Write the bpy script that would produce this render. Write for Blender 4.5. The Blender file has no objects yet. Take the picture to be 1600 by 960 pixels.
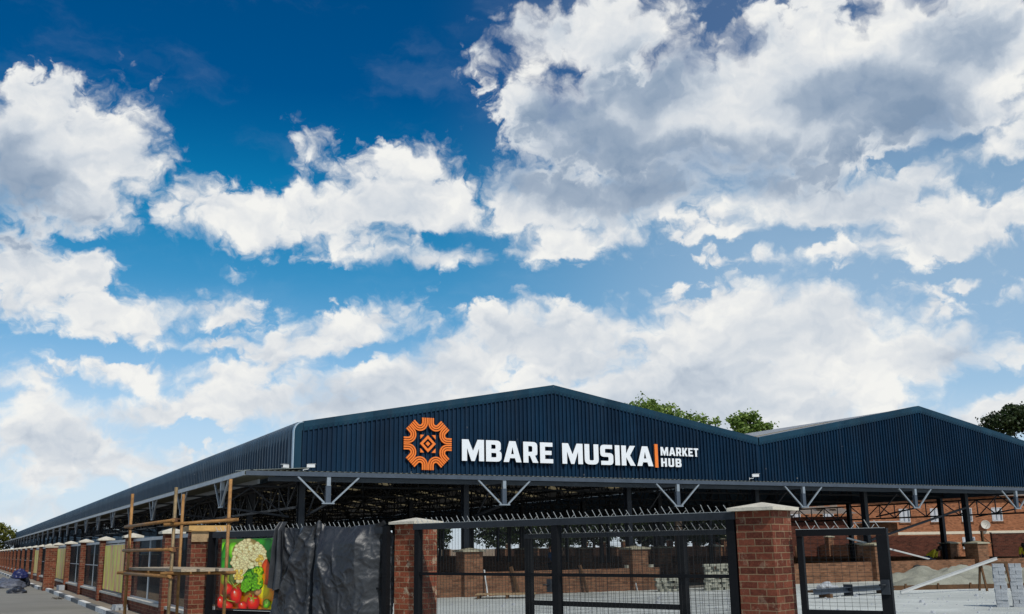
import bpy, bmesh, math, random
from mathutils import Vector, Matrix
R = math.radians
random.seed(7)
sc = bpy.context.scene
COL = sc.collection

# ------------------------------------------------------------------ helpers
def setp(o, label=None, cat=None, group=None, kind=None):
    if label: o['label'] = label
    if cat: o['category'] = cat
    if group: o['group'] = group
    if kind: o['kind'] = kind
    return o

class MB:
    """collects faces; build() links them as one mesh with metre-scaled box UVs"""
    def __init__(s): s.v = []; s.f = []; s.c = None; s.sm = set()
    def quad(s, *p):
        n = len(s.v); s.v += [tuple(q) for q in p]; s.f.append(tuple(range(n, n+len(p))))
    def box(s, x0, x1, y0, y1, z0, z1):
        n = len(s.v)
        s.v += [(x0,y0,z0),(x1,y0,z0),(x1,y1,z0),(x0,y1,z0),(x0,y0,z1),(x1,y0,z1),(x1,y1,z1),(x0,y1,z1)]
        for q in ((0,3,2,1),(4,5,6,7),(0,1,5,4),(1,2,6,5),(2,3,7,6),(3,0,4,7)):
            s.f.append(tuple(n+i for i in q))
    def cbox(s, x0, x1, y0, y1, z0, z1, b=.01):
        """box with its vertical edges chamfered"""
        n = len(s.v)
        ring = [(x0+b,y0),(x1-b,y0),(x1,y0+b),(x1,y1-b),(x1-b,y1),(x0+b,y1),(x0,y1-b),(x0,y0+b)]
        s.v += [(x,y,z0) for x,y in ring] + [(x,y,z1) for x,y in ring]
        s.f.append(tuple(n+7-i for i in range(8))); s.f.append(tuple(n+8+i for i in range(8)))
        for i in range(8):
            j = (i+1) % 8; s.f.append((n+i, n+j, n+8+j, n+8+i))
    def bar(s, a, b, w, h=None, up=(0,0,1)):
        """rectangular bar from a to b"""
        h = h or w; a = Vector(a); b = Vector(b); d = (b-a).normalized(); u = Vector(up)
        if abs(d.dot(u)) > .98: u = Vector((0,1,0)) if abs(d.y) < .9 else Vector((1,0,0))
        r = d.cross(u).normalized(); u = r.cross(d).normalized()
        n = len(s.v)
        for p in (a, b):
            for i, j in ((-1,-1),(1,-1),(1,1),(-1,1)): s.v.append(tuple(p + r*(i*w/2) + u*(j*h/2)))
        for q in ((0,3,2,1),(4,5,6,7),(0,1,5,4),(1,2,6,5),(2,3,7,6),(3,0,4,7)): s.f.append(tuple(n+i for i in q))
    def tube(s, pts, r, k=8, cap=True):
        pts = [Vector(p) for p in pts]; rs = r if isinstance(r, (list,tuple)) else [r]*len(pts); n = len(s.v)
        pu = None
        for i, p in enumerate(pts):
            d = (pts[min(i+1,len(pts)-1)] - pts[max(i-1,0)]).normalized()
            u = Vector((0,0,1)) if abs(d.z) < .9 else Vector((1,0,0))
            if pu is not None: u = pu
            a = d.cross(u).normalized(); u = a.cross(d).normalized(); pu = u
            for j in range(k):
                t = 2*math.pi*j/k; s.v.append(tuple(p + (a*math.cos(t)+u*math.sin(t))*rs[i]))
        f0 = len(s.f)
        for i in range(len(pts)-1):
            for j in range(k):
                s.f.append((n+i*k+j, n+i*k+(j+1)%k, n+(i+1)*k+(j+1)%k, n+(i+1)*k+j))
        s.sm.update(range(f0, len(s.f)))
        if cap:
            s.f.append(tuple(n+k-1-j for j in range(k))); s.f.append(tuple(n+(len(pts)-1)*k+j for j in range(k)))
    def lathe(s, prof, k=16, loc=(0,0,0)):
        n = len(s.v)
        for r, z in prof:
            for j in range(k):
                t = 2*math.pi*j/k; s.v.append((loc[0]+r*math.cos(t), loc[1]+r*math.sin(t), loc[2]+z))
        for i in range(len(prof)-1):
            for j in range(k):
                s.sm.add(len(s.f)); s.f.append((n+i*k+j, n+i*k+(j+1)%k, n+(i+1)*k+(j+1)%k, n+(i+1)*k+j))
    def grid(s, P, smooth=True, flip=False):
        """P[i][j] points"""
        n = len(s.v); w = len(P[0])
        for row in P: s.v += [tuple(p) for p in row]
        for i in range(len(P)-1):
            for j in range(w-1):
                q = (n+i*w+j, n+i*w+j+1, n+(i+1)*w+j+1, n+(i+1)*w+j)
                if smooth: s.sm.add(len(s.f))
                s.f.append(q[::-1] if flip else q)
    def mesh(s, name):
        me = bpy.data.meshes.new(name); me.from_pydata(s.v, [], s.f); me.update()
        uv = me.uv_layers.new(name='UVMap').data
        for p in me.polygons:
            nx, ny, nz = abs(p.normal.x), abs(p.normal.y), abs(p.normal.z)
            for li in p.loop_indices:
                c = me.vertices[me.loops[li].vertex_index].co
                if nz >= nx and nz >= ny: uv[li].uv = (c.x, c.y)
                elif nx > ny: uv[li].uv = (c.y+.06, c.z)
                else: uv[li].uv = (c.x, c.z)
            if p.index in s.sm: p.use_smooth = True
        if s.c:
            ca = me.color_attributes.new('Col', 'FLOAT_COLOR', 'POINT')
            for i, c in enumerate(s.c): ca.data[i].color = (*c, 1)
        return me
    def build(s, name, m, parent=None, **kw):
        me = s.mesh(name); me.materials.append(m)
        o = bpy.data.objects.new(name, me); COL.objects.link(o)
        if parent: o.parent = parent
        return setp(o, **kw)

def thing(name, label, cat, loc=(0,0,0), rz=0, group=None):
    o = bpy.data.objects.new(name, None); COL.objects.link(o)
    o.location = loc; o.rotation_euler = (0,0,rz); o.empty_display_size = .3
    return setp(o, label, cat, group)

def child_copy(o, parent, loc=None, rot=None):
    c = o.copy(); COL.objects.link(c); c.parent = parent
    if loc is not None: c.location = loc
    if rot is not None: c.rotation_euler = rot
    for k in list(o.children): child_copy(k, c)
    return c

def tree_copy(o, loc, rz, label, group=None):
    c = o.copy(); COL.objects.link(c); c.location = loc; c.rotation_euler = (0,0,rz); c['label'] = label
    if group: c['group'] = group
    for k in list(o.children): child_copy(k, c)
    return c

# ------------------------------------------------------------------ materials
def nodes(name):
    m = bpy.data.materials.new(name); m.use_nodes = True; nt = m.node_tree
    return m, nt, nt.nodes['Principled BSDF']
def N(nt, t, ins=None, **kw):
    n = nt.nodes.new(t)
    for k, v in kw.items(): setattr(n, k, v)
    for k, v in (ins or {}).items():
        s = n.inputs[k]
        if hasattr(v, 'is_output') or isinstance(v, bpy.types.NodeSocket): nt.links.new(v, s)
        else: s.default_value = v
    return n
def ramp(nt, fac, stops):
    r = N(nt, 'ShaderNodeValToRGB', {'Fac': fac}); e = r.color_ramp.elements
    while len(e) < len(stops): e.new(.5)
    for i, (p, c) in enumerate(stops): e[i].position = p; e[i].color = (*c, 1) if len(c) == 3 else c
    return r.outputs['Color']
def mix(nt, f, a, b, mode='MIX'):
    n = nt.nodes.new('ShaderNodeMix'); n.data_type = 'RGBA'; n.blend_type = mode
    for k, v in ((0, f), (6, a), (7, b)):
        if isinstance(v, bpy.types.NodeSocket): nt.links.new(v, n.inputs[k])
        elif k == 0: n.inputs[k].default_value = v
        else: n.inputs[k].default_value = (*v, 1)
    return n.outputs[2]
def noise(nt, vec, scale, detail=5, rough=.55, out='Fac'):
    return N(nt, 'ShaderNodeTexNoise', {'Vector': vec, 'Scale': scale, 'Detail': detail, 'Roughness': rough}).outputs[out]

def plain(name, c, rough=.6, metal=0, var=.25, scale=3, bump=0, spec=.5, c2=None):
    """base colour broken up by two sizes of noise"""
    m, nt, b = nodes(name)
    oc = N(nt, 'ShaderNodeTexCoord').outputs['Object']
    n1 = noise(nt, oc, scale, 6, .6); n2 = noise(nt, oc, scale*7, 3)
    lo = tuple(x*(1-var) for x in c); hi = tuple(min(1, x*(1+var)) for x in (c2 or c))
    col = ramp(nt, n1, [(.3, lo), (.7, hi)])
    col = mix(nt, .25, col, ramp(nt, n2, [(.35, lo), (.65, hi)]))
    nt.links.new(col, b.inputs['Base Color'])
    b.inputs['Metallic'].default_value = metal; b.inputs['Specular IOR Level'].default_value = spec
    rr = N(nt, 'ShaderNodeMapRange', {'Value': n1, 'From Min': .3, 'From Max': .7, 'To Min': max(.05, rough-.1), 'To Max': min(1, rough+.1)})
    nt.links.new(rr.outputs[0], b.inputs['Roughness'])
    if bump:
        bn = N(nt, 'ShaderNodeBump', {'Height': n2, 'Strength': bump, 'Distance': .02}); nt.links.new(bn.outputs[0], b.inputs['Normal'])
    return m

def brick(name, c1, c2, mortar, splash=0, scale=1.0):
    m, nt, b = nodes(name)
    uv = N(nt, 'ShaderNodeTexCoord').outputs['UV']; oc = N(nt, 'ShaderNodeTexCoord').outputs['Object']
    wob = N(nt, 'ShaderNodeVectorMath', {0: noise(nt, oc, 9, 3, .5, 'Color'), 1: (.5,.5,.5)}, operation='SUBTRACT').outputs[0]
    uvw = N(nt, 'ShaderNodeVectorMath', {0: wob, 1: (.012,.008,0), 2: uv}, operation='MULTIPLY_ADD').outputs[0]
    bt = N(nt, 'ShaderNodeTexBrick', {'Vector': uvw, 'Color1': (0,0,0,1), 'Color2': (1,1,1,1), 'Mortar': (.5,.5,.5,1), 'Scale': scale,
            'Mortar Size': .0065, 'Mortar Smooth': .25, 'Bias': 0, 'Brick Width': .232, 'Row Height': .0857})
    n1 = noise(nt, oc, 2.2, 6, .6); n2 = noise(nt, oc, 38, 4, .7)
    dark = tuple(x*.35 for x in c1)
    bc = ramp(nt, bt.outputs['Color'], [(.05, dark), (.26, c1), (.62, c2), (1, tuple(min(1, x*1.35) for x in c2))])
    bc = mix(nt, .5, bc, ramp(nt, n2, [(.3, tuple(x*.5 for x in c1)), (.7, tuple(x*1.3 for x in c2))]))
    bc = mix(nt, ramp(nt, n1, [(.45, (0,0,0)), (.75, (.45,.45,.45))]), bc, tuple(x*.55 for x in c1))
    mo = mix(nt, ramp(nt, n1, [(.3, (0,0,0)), (.7, (1,1,1))]), mortar, tuple(x*.6 for x in mortar))
    col = mix(nt, bt.outputs['Fac'], bc, mo)
    if splash:
        n3 = noise(nt, oc, 7, 8, .75)
        col = mix(nt, ramp(nt, n3, [(.56, (0,0,0)), (.62, (splash,)*3)]), col, (.62,.52,.36))
    nt.links.new(col, b.inputs['Base Color']); b.inputs['Roughness'].default_value = .88; b.inputs['Specular IOR Level'].default_value = .25
    h = N(nt, 'ShaderNodeMath', {0: bt.outputs['Fac'], 1: -1.0, 2: n2}, operation='MULTIPLY_ADD').outputs[0]
    bn = N(nt, 'ShaderNodeBump', {'Height': h, 'Strength': .9, 'Distance': .012}); nt.links.new(bn.outputs[0], b.inputs['Normal'])
    return m

def cladding_mat(name, c, rough=.42, dirt=(.12,.11,.09), spots=True):
    """factory painted steel sheet: slow tone drift, dusty runs, a few white flecks"""
    m, nt, b = nodes(name)
    oc = N(nt, 'ShaderNodeTexCoord').outputs['Object']
    st = N(nt, 'ShaderNodeVectorMath', {0: oc, 1: (2.2,2.2,.12)}, operation='MULTIPLY').outputs[0]
    n1 = noise(nt, oc, .6, 6, .6); n2 = noise(nt, st, 1.6, 6, .65)
    col = ramp(nt, n1, [(.3, tuple(x*.8 for x in c)), (.7, tuple(x*1.25 for x in c))])
    col = mix(nt, ramp(nt, n2, [(.5, (0,0,0)), (.85, (.11,)*3)]), col, dirt)
    ix = N(nt, 'ShaderNodeMath', {0: N(nt, 'ShaderNodeMath', {0: N(nt, 'ShaderNodeSeparateXYZ', {0: oc}).outputs[0], 1: 1.458}, operation='MULTIPLY').outputs[0]}, operation='FLOOR').outputs[0]
    wn = N(nt, 'ShaderNodeTexWhiteNoise', {'W': ix}, noise_dimensions='1D').outputs['Value']
    col = mix(nt, 1.0, col, ramp(nt, wn, [(0, (.74,.77,.80)), (1, (1.12,1.08,1.06))]), 'MULTIPLY')
    if spots:
        vo = N(nt, 'ShaderNodeTexVoronoi', {'Vector': oc, 'Scale': 1.1}).outputs['Distance']
        col = mix(nt, ramp(nt, vo, [(.02, (.5,)*3), (.05, (0,0,0))]), col, (.35,.36,.36))
    nt.links.new(col, b.inputs['Base Color']); b.inputs['Metallic'].default_value = .05; b.inputs['Specular IOR Level'].default_value = .2
    rr = N(nt, 'ShaderNodeMapRange', {'Value': n2, 'From Min': .3, 'From Max': .8, 'To Min': rough-.08, 'To Max': rough+.2})
    nt.links.new(rr.outputs[0], b.inputs['Roughness'])
    bn = N(nt, 'ShaderNodeBump', {'Height': noise(nt, oc, 1.3, 3), 'Strength': .35, 'Distance': .05}); nt.links.new(bn.outputs[0], b.inputs['Normal'])
    return m

def ground_mat(name, stops, scale, fine, bump, joint=None):
    m, nt, b = nodes(name)
    oc = N(nt, 'ShaderNodeTexCoord').outputs['Object']
    n1 = noise(nt, oc, scale, 8, .65); n2 = noise(nt, oc, fine, 5, .7); n3 = noise(nt, oc, scale*.17, 4)
    col = ramp(nt, n1, stops)
    col = mix(nt, .35, col, ramp(nt, n2, [(.3, tuple(x*.6 for x in stops[0][1])), (.7, tuple(min(1, x*1.15) for x in stops[-1][1]))]))
    col = mix(nt, ramp(nt, n3, [(.42, (0,0,0)), (.62, (.5,.5,.5))]), col, tuple(x*.7 for x in stops[0][1]))
    st = noise(nt, N(nt, 'ShaderNodeVectorMath', {0: N(nt, 'ShaderNodeVectorRotate', {'Vector': oc, 'Angle': .5}, rotation_type='Z_AXIS').outputs[0], 1: (.35,3.2,1)}, operation='MULTIPLY').outputs[0], 1.1, 5, .6)
    col = mix(nt, ramp(nt, st, [(.5, (0,0,0)), (.68, (.38,.38,.38))]), col, tuple(x*.62 for x in stops[0][1]))
    if joint:
        bt = N(nt, 'ShaderNodeTexBrick', {'Vector': oc, 'Color1': (1,1,1,1), 'Color2': (.82,.82,.82,1), 'Mortar': (.55,.55,.53,1), 'Scale': 1.0,
                'Mortar Size': joint[2], 'Mortar Smooth': .3, 'Brick Width': joint[0], 'Row Height': joint[1]})
        col = mix(nt, 1.0, col, bt.outputs['Color'], 'MULTIPLY')
    nt.links.new(col, b.inputs['Base Color']); b.inputs['Roughness'].default_value = .92; b.inputs['Specular IOR Level'].default_value = .2
    bn = N(nt, 'ShaderNodeBump', {'Height': n2, 'Strength': bump, 'Distance': .03}); nt.links.new(bn.outputs[0], b.inputs['Normal'])
    return m

M = {}
M['brick'] = brick('red_face_brick', (.120,.028,.016), (.200,.057,.031), (.30,.20,.115), splash=.16)
M['brick_splash'] = brick('red_face_brick_mortar_stained', (.20,.048,.022), (.31,.085,.042), (.36,.24,.14), splash=.55)
M['brick_hall'] = brick('brown_stock_brick', (.165,.075,.040), (.24,.115,.062), (.23,.165,.105))
M['brick_shaded'] = brick('shaded_red_stock_brick', (.065,.020,.013), (.115,.036,.022), (.14,.09,.06))  # red brick with shade put into its colour, for the far yard walls
M['brick_flats'] = brick('orange_flat_brick', (.30,.115,.055), (.40,.165,.08), (.33,.22,.14))
M['navy'] = cladding_mat('navy_sheeting', (.0012,.0190,.047), .55)
M['navy_sheen'] = cladding_mat('navy_sheeting_sky_sheen', (.042,.074,.112), .40)  # same navy sheet, base lightened to paint in the sky's reflection
M['flash'] = cladding_mat('navy_flashing', (.008,.040,.070), .45, spots=False)
M['corner'] = plain('glinting_corner_flashing', (.42,.52,.60), .35, .2, .1, 2)  # pale tone paints the bright reflection along the corner
M['steel_grey'] = plain('grey_painted_steel', (.060,.078,.105), .45, .2, .2, 2)
M['steel_light'] = plain('light_galvanised_steel', (.30,.34,.38), .42, .45, .15, 3)
M['steel_dark'] = plain('dark_painted_steel', (.011,.015,.024), .5, .1, .25, 2)
M['gate'] = plain('charcoal_gate_paint', (.0065,.0072,.009), .68, 0, .35, 4, .1, .15)
M['gate_top'] = plain('lighter_charcoal_rail', (.021,.026,.033), .62, .0, .35, 4, .1, .3)  # charcoal for top rails and lock boxes, lighter than the stiles
M['wire'] = plain('dark_wire', (.016,.017,.018), .6, .1, .2, 4)
M['spike'] = plain('galvanised_spike', (.55,.55,.52), .35, .6, .15, 9)
M['roof'] = plain('weathered_roof_sheet', (.30,.31,.32), .5, .3, .15, .5)
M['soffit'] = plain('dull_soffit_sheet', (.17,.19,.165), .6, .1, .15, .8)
M['purlin'] = plain('purlin_steel', (.05,.06,.07), .5, .3, .2, 2)
M['cap'] = plain('cream_concrete_cap', (.56,.52,.43), .85, 0, .18, 5, .3, .2)
M['cap_dull'] = plain('grey_concrete_cap', (.36,.34,.25), .9, 0, .2, 4, .3, .2)
M['coping'] = plain('pale_concrete_coping', (.55,.52,.46), .9, 0, .2, 3, .3, .2)
M['white'] = plain('white_sign_acrylic', (.80,.83,.86), .35, 0, .04, 1)
M['orange'] = plain('orange_sign_acrylic', (.85,.20,.022), .4, 0, .07, 1)
M['sign_side'] = plain('dark_sign_return', (.06,.02,.01), .5, 0, .1, 1)
M['cam'] = plain('white_plastic', (.75,.76,.76), .4, 0, .05, 8)
M['lens'] = plain('black_lens', (.01,.01,.012), .1, 0, .05, 8)
M['scaffold'] = plain('ochre_scaffold_tube', (.235,.110,.030), .6, .1, .4, 9, .3, .4, (.33,.17,.055))
M['scaffold_grey'] = plain('worn_scaffold_tube', (.24,.17,.085), .55, .3, .4, 9, .3)
M['clamp'] = plain('rusty_clamp', (.14,.065,.03), .7, .3, .4, 14, .3)
M['plank'] = plain('weathered_plank', (.36,.25,.14), .85, 0, .35, 5, .5, .2)
M['plank_new'] = plain('fresh_timber', (.55,.33,.12), .75, 0, .25, 4, .4, .3)
M['plank_grey'] = plain('grey_scaffold_board', (.38,.31,.22), .9, 0, .35, 6, .5, .2)
M['paver'] = plain('grey_concrete_paver', (.36,.38,.40), .92, 0, .22, 5, .4, .2)
M['paver_pale'] = plain('pale_concrete_paver', (.33,.33,.27), .92, 0, .4, 3, .5, .2)
M['timber_dark'] = plain('dark_stained_timber', (.10,.055,.028), .85, 0, .4, 4, .4, .2)
M['beam_white'] = plain('primed_white_steel', (.50,.51,.50), .5, .1, .1, 2)
M['tyre'] = plain('black_rubber', (.014,.014,.014), .7, 0, .3, 6, .3)
M['dish'] = plain('dusty_white_dish', (.50,.48,.42), .6, 0, .1, 3)
M['band'] = plain('cream_paint_band', (.62,.56,.44), .8, 0, .12, 2)
M['glass'] = plain('dull_window_glass', (.16,.18,.21), .12, 0, .3, 1.5)
M['frame_white'] = plain('white_window_frame', (.62,.64,.66), .5, 0, .1, 4)
M['curtain'] = plain('pale_curtain', (.50,.52,.56), .8, 0, .2, 3)
M['dark_room'] = plain('dark_opening', (.012,.011,.010), .9, 0, .2, 2)
M['sheet_dull'] = plain('rusty_roof_sheet', (.22,.17,.13), .7, .1, .3, 2)
M['bark'] = plain('grey_bark', (.085,.065,.048), .95, 0, .35, 4, .6, .1)
M['skin'] = plain('dark_skin', (.095,.045,.027), .55, 0, .1, 8)
M['hair'] = plain('black_hair', (.008,.007,.006), .7, 0, .1, 8)
M['hivis'] = plain('yellow_hivis', (.75,.62,.03), .7, 0, .12, 6)
M['red_cloth'] = plain('red_cloth', (.42,.03,.035), .85, 0, .2, 6)
M['blue_cloth'] = plain('blue_cloth', (.03,.10,.25), .85, 0, .2, 6)
M['dark_cloth'] = plain('dark_cloth', (.018,.019,.028), .85, 0, .2, 6)
M['navy_plastic'] = plain('navy_plastic_wrap', (.010,.014,.075), .4, 0, .3, 5, .4)
M['black_plastic'] = plain('black_plastic_wrap', (.018,.020,.028), .35, 0, .4, 5, .5)
M['grey_wrap'] = plain('grey_striped_wrap', (.09,.10,.13), .5, 0, .6, 9, .5)
M['stick'] = plain('dry_twig', (.10,.075,.05), .9, 0, .3, 9)

def translucent(name, c):
    m, nt, b = nodes(name)
    oc = N(nt, 'ShaderNodeTexCoord').outputs['Object']
    col = ramp(nt, noise(nt, oc, 1.2, 4), [(.3, tuple(x*.75 for x in c)), (.7, c)])
    t = N(nt, 'ShaderNodeBsdfTranslucent', {'Color': col}); d = N(nt, 'ShaderNodeBsdfDiffuse', {'Color': col})
    ms = N(nt, 'ShaderNodeMixShader', {0: .35, 1: t.outputs[0], 2: d.outputs[0]})
    nt.links.new(ms.outputs[0], nt.nodes['Material Output'].inputs['Surface']); return m
M['skylight'] = translucent('clouded_rooflight', (.60,.54,.40))

def leaf_mat(name, c, c2):
    m, nt, b = nodes(name)
    at = N(nt, 'ShaderNodeAttribute', attribute_name='Col').outputs['Color']
    sep = N(nt, 'ShaderNodeSeparateColor', {'Color': at}).outputs[0]
    col = ramp(nt, sep, [(0, c), (1, c2)])
    d = N(nt, 'ShaderNodeBsdfDiffuse', {'Color': col}); t = N(nt, 'ShaderNodeBsdfTranslucent', {'Color': col})
    g = N(nt, 'ShaderNodeBsdfGlossy', {'Color': (.5,.5,.5,1), 'Roughness': .5})
    ms = N(nt, 'ShaderNodeMixShader', {0: .35, 1: d.outputs[0], 2: t.outputs[0]})
    m2 = N(nt, 'ShaderNodeMixShader', {0: .04, 1: ms.outputs[0], 2: g.outputs[0]})
    nt.links.new(m2.outputs[0], nt.nodes['Material Output'].inputs['Surface']); return m
M['leaf'] = leaf_mat('mid_green_leaves', (.06,.125,.022), (.33,.45,.10))
M['leaf_dark'] = leaf_mat('dark_green_leaves', (.012,.028,.010), (.06,.09,.028))
M['leaf_yellow'] = leaf_mat('yellow_green_leaves', (.06,.075,.012), (.24,.24,.045))

def colour_attr(name, rough=.5, tex=0):
    m, nt, b = nodes(name)
    at = N(nt, 'ShaderNodeAttribute', attribute_name='Col').outputs['Color']
    if tex:
        oc = N(nt, 'ShaderNodeTexCoord').outputs['Object']
        at = N(nt, 'ShaderNodeHueSaturation', {'Saturation': 1.12, 'Value': 1.18, 'Color': at}).outputs[0]
        at = mix(nt, tex, at, ramp(nt, noise(nt, oc, 60, 5, .7), [(.3, (.25,.25,.25)), (.7, (1,1,1))]), 'MULTIPLY')
    nt.links.new(at, b.inputs['Base Color']); b.inputs['Roughness'].default_value = rough; return m
M['print'] = colour_attr('printed_vinyl', .4, .3)

def banner_mat():
    m, nt, b = nodes('faded_yellow_banner')
    oc = N(nt, 'ShaderNodeTexCoord').outputs['Object']
    st = N(nt, 'ShaderNodeVectorMath', {0: oc, 1: (1,.55,.09)}, operation='MULTIPLY').outputs[0]
    n1 = noise(nt, st, 2.6, 4, .6); n2 = noise(nt, oc, 2.5, 6, .65)
    col = ramp(nt, n1, [(.34, (.80,.58,.015)), (.45, (.88,.80,.05)), (.53, (.86,.50,.14)), (.58, (.84,.25,.14)), (.64, (.60,.74,.03))])
    col = mix(nt, ramp(nt, n2, [(.5, (0,0,0)), (.7, (.55,.55,.55))]), col, (.92,.86,.30))
    nt.links.new(col, b.inputs['Base Color']); b.inputs['Roughness'].default_value = .5; return m
M['banner'] = banner_mat()

def tarp_mat():
    m, nt, b = nodes('black_polythene')
    oc = N(nt, 'ShaderNodeTexCoord').outputs['Object']
    n1 = noise(nt, oc, 3, 6, .6); n2 = noise(nt, oc, 14, 6, .7)
    col = ramp(nt, n1, [(.35, (.013,.015,.020)), (.7, (.031,.035,.041))])
    nt.links.new(col, b.inputs['Base Color']); b.inputs['Roughness'].default_value = .43
    b.inputs['Specular IOR Level'].default_value = .6
    bn = N(nt, 'ShaderNodeBump', {'Height': n2, 'Strength': .35, 'Distance': .02}); nt.links.new(bn.outputs[0], b.inputs['Normal'])
    return m
M['tarp'] = tarp_mat()

def kerb_mat():
    m, nt, b = nodes('black_and_white_kerb')
    oc = N(nt, 'ShaderNodeTexCoord').outputs['Object']
    y = N(nt, 'ShaderNodeSeparateXYZ', {0: oc}).outputs['Y']
    fr = N(nt, 'ShaderNodeMath', {0: N(nt, 'ShaderNodeMath', {0: y, 1: .2}, operation='MULTIPLY').outputs[0]}, operation='FRACT').outputs[0]
    st = N(nt, 'ShaderNodeMath', {0: fr, 1: .5}, operation='GREATER_THAN').outputs[0]
    n1 = noise(nt, oc, 4, 8, .7)
    wh = ramp(nt, n1, [(.35, (.55,.53,.50)), (.55, (.74,.74,.72))]); dk = ramp(nt, n1, [(.3, (.07,.075,.08)), (.7, (.17,.175,.18))])
    nt.links.new(mix(nt, st, dk, wh), b.inputs['Base Color']); b.inputs['Roughness'].default_value = .85
    return m
M['kerb'] = kerb_mat()
M['street'] = ground_mat('worn_concrete_street', [(.3, (.19,.18,.155)), (.5, (.25,.24,.21)), (.7, (.31,.295,.26))], .35, 22, .3)
M['earth'] = ground_mat('dry_earth', [(.3, (.22,.15,.09)), (.7, (.34,.26,.17))], .2, 9, .4)
M['yard'] = ground_mat('pale_screed_yard', [(.25, (.42,.445,.415)), (.5, (.58,.61,.575)), (.75, (.70,.73,.69))], .9, 16, .4)
M['floor'] = ground_mat('concrete_floor', [(.3, (.20,.19,.17)), (.7, (.30,.285,.25))], .3, 14, .2)
M['sand'] = ground_mat('pale_building_sand', [(.3, (.21,.21,.17)), (.5, (.31,.31,.25)), (.7, (.40,.40,.33))], 1.6, 30, .9)
M['verge'] = ground_mat('dusty_pavement', [(.3, (.24,.20,.155)), (.7, (.36,.31,.25))], .9, 18, .4)
from mathutils import noise as mnoise
def nz(x, y, z=0, s=1): return mnoise.noise(Vector((x*s, y*s, z*s)))

# ------------------------------------------------------------------ ground
def sheet(name, x0, x1, y0, y1, z, m):
    b = MB(); b.quad((x0,y0,z),(x1,y0,z),(x1,y1,z),(x0,y1,z)); return b.build(name, m, kind='structure')
sheet('ground', -900, 900, -500, 1300, -.03, M['earth'])
sheet('street', -60, -5.7, -80, 420, 0, M['street'])
sheet('yard', -4.8, 75, -60, -.02, .004, M['yard'])
sheet('hall_floor', 0, 44, 0, 192, .012, M['floor'])
for y0, y1, x in ((-12.2, 19.6, -5.6), (21.5, 150, -5.75)):
    b = MB(); b.cbox(x-.16, x, y0, y1, -.02, .13, .03); b.build('kerb', M['kerb'], kind='structure')
    b = MB(); b.box(x+.002, -5.062, y0, y1, -.02, .09); b.build('pavement', M['verge'], kind='structure')

# ------------------------------------------------------------------ market hall
HE, HR, HV, HR2 = 5.76, 7.63, 6.0, 7.86
LEN = 191.0; RC, ZC = .30, 5.48; AC = HE+.187*RC-ZC
def roofline(x):
    if x < RC: return ZC + math.sqrt(max(0, RC*RC - (RC-x)**2)) * (AC/RC)
    if x < 10: return HE + (HR-HE)*x/10
    if x < 20: return HR + (HV-HR)*(x-10)/10
    if x < 30: return HV + (HR2-HV)*(x-20)/10
    return HR2 + (HV-HR2)*(x-30)/10
hall = thing('market_hall', 'long open-sided market building with navy corrugated gables and steel canopy', 'building')
P = .1715
prof = [(0, 0), (.098, 0), (.106, -.066), (.158, -.066), (.168, 0)]
for a, c in ((0.0, 20.0), (20.0, 40.0)):
    b = MB(); x = a; pts = []
    while x < c - .01:
        for dx, dy in prof:
            if x+dx <= c: pts.append((x+dx, dy))
        x += P
    pts.append((c, 0))
    b.grid([[(px, py-.02, 4.08) for px, py in pts], [(px, py-.02, roofline(px)-.03) for px, py in pts]], smooth=False)
    b.build('gable_cladding', M['navy'], hall)
# barge flashing along the two gables: slightly dented folded sheet
def barge(x0, x1):
    b = MB(); n = 34; rows = [[], [], [], []]
    for i in range(n+1):
        x = x0 + (x1-x0)*i/n; z = roofline(x); w = .012*nz(x, 3.1, 0, .9) + .006*nz(x, 9, 0, 3.3)
        rows[0].append((x, -.075+w*.6, z-.28)); rows[1].append((x, -.095+w, z-.15)); rows[2].append((x, -.085+w*.5, z+.045)); rows[3].append((x, .14, z+.055))
    b.grid(rows, smooth=False)
    b.quad(*[(p[0], p[1]+.0, p[2]) for p in (rows[0][0], rows[2][0], rows[3][0])])
    b.build('barge_flashing', M['flash'], hall)
for s in ((.30, 10.0), (10.003, 19.97), (20.03, 29.997), (30.0, 39.9)): barge(*s)
b = MB(); arc = [(RC-RC*math.cos(t*math.pi/16), ZC+AC*math.sin(t*math.pi/16)) for t in range(9)]
ring = [(.0, 4.08)] + arc
b.grid([[(x-.02, -.115, z+.01) for x, z in ring], [(x+.24 if i < 4 else x+.24*(8-i)/5+.02, -.112, z-(.0 if i < 3 else .3*(i-2)/7)) for i, (x, z) in enumerate(ring)]], smooth=False)
b.build('corner_board', M['flash'], hall)
b = MB(); b.grid([[(x-.035, -.12, z+.02) for x, z in ring], [(x-.035, .05, z+.02) for x, z in ring]], smooth=True, flip=True)
b.grid([[(x-.035, -.1205, z+.02) for x, z in ring], [(x-.012, -.1205, z-.0) for x, z in ring]], smooth=False)
b.build('corner_flashing', M['corner'], hall)
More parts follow.
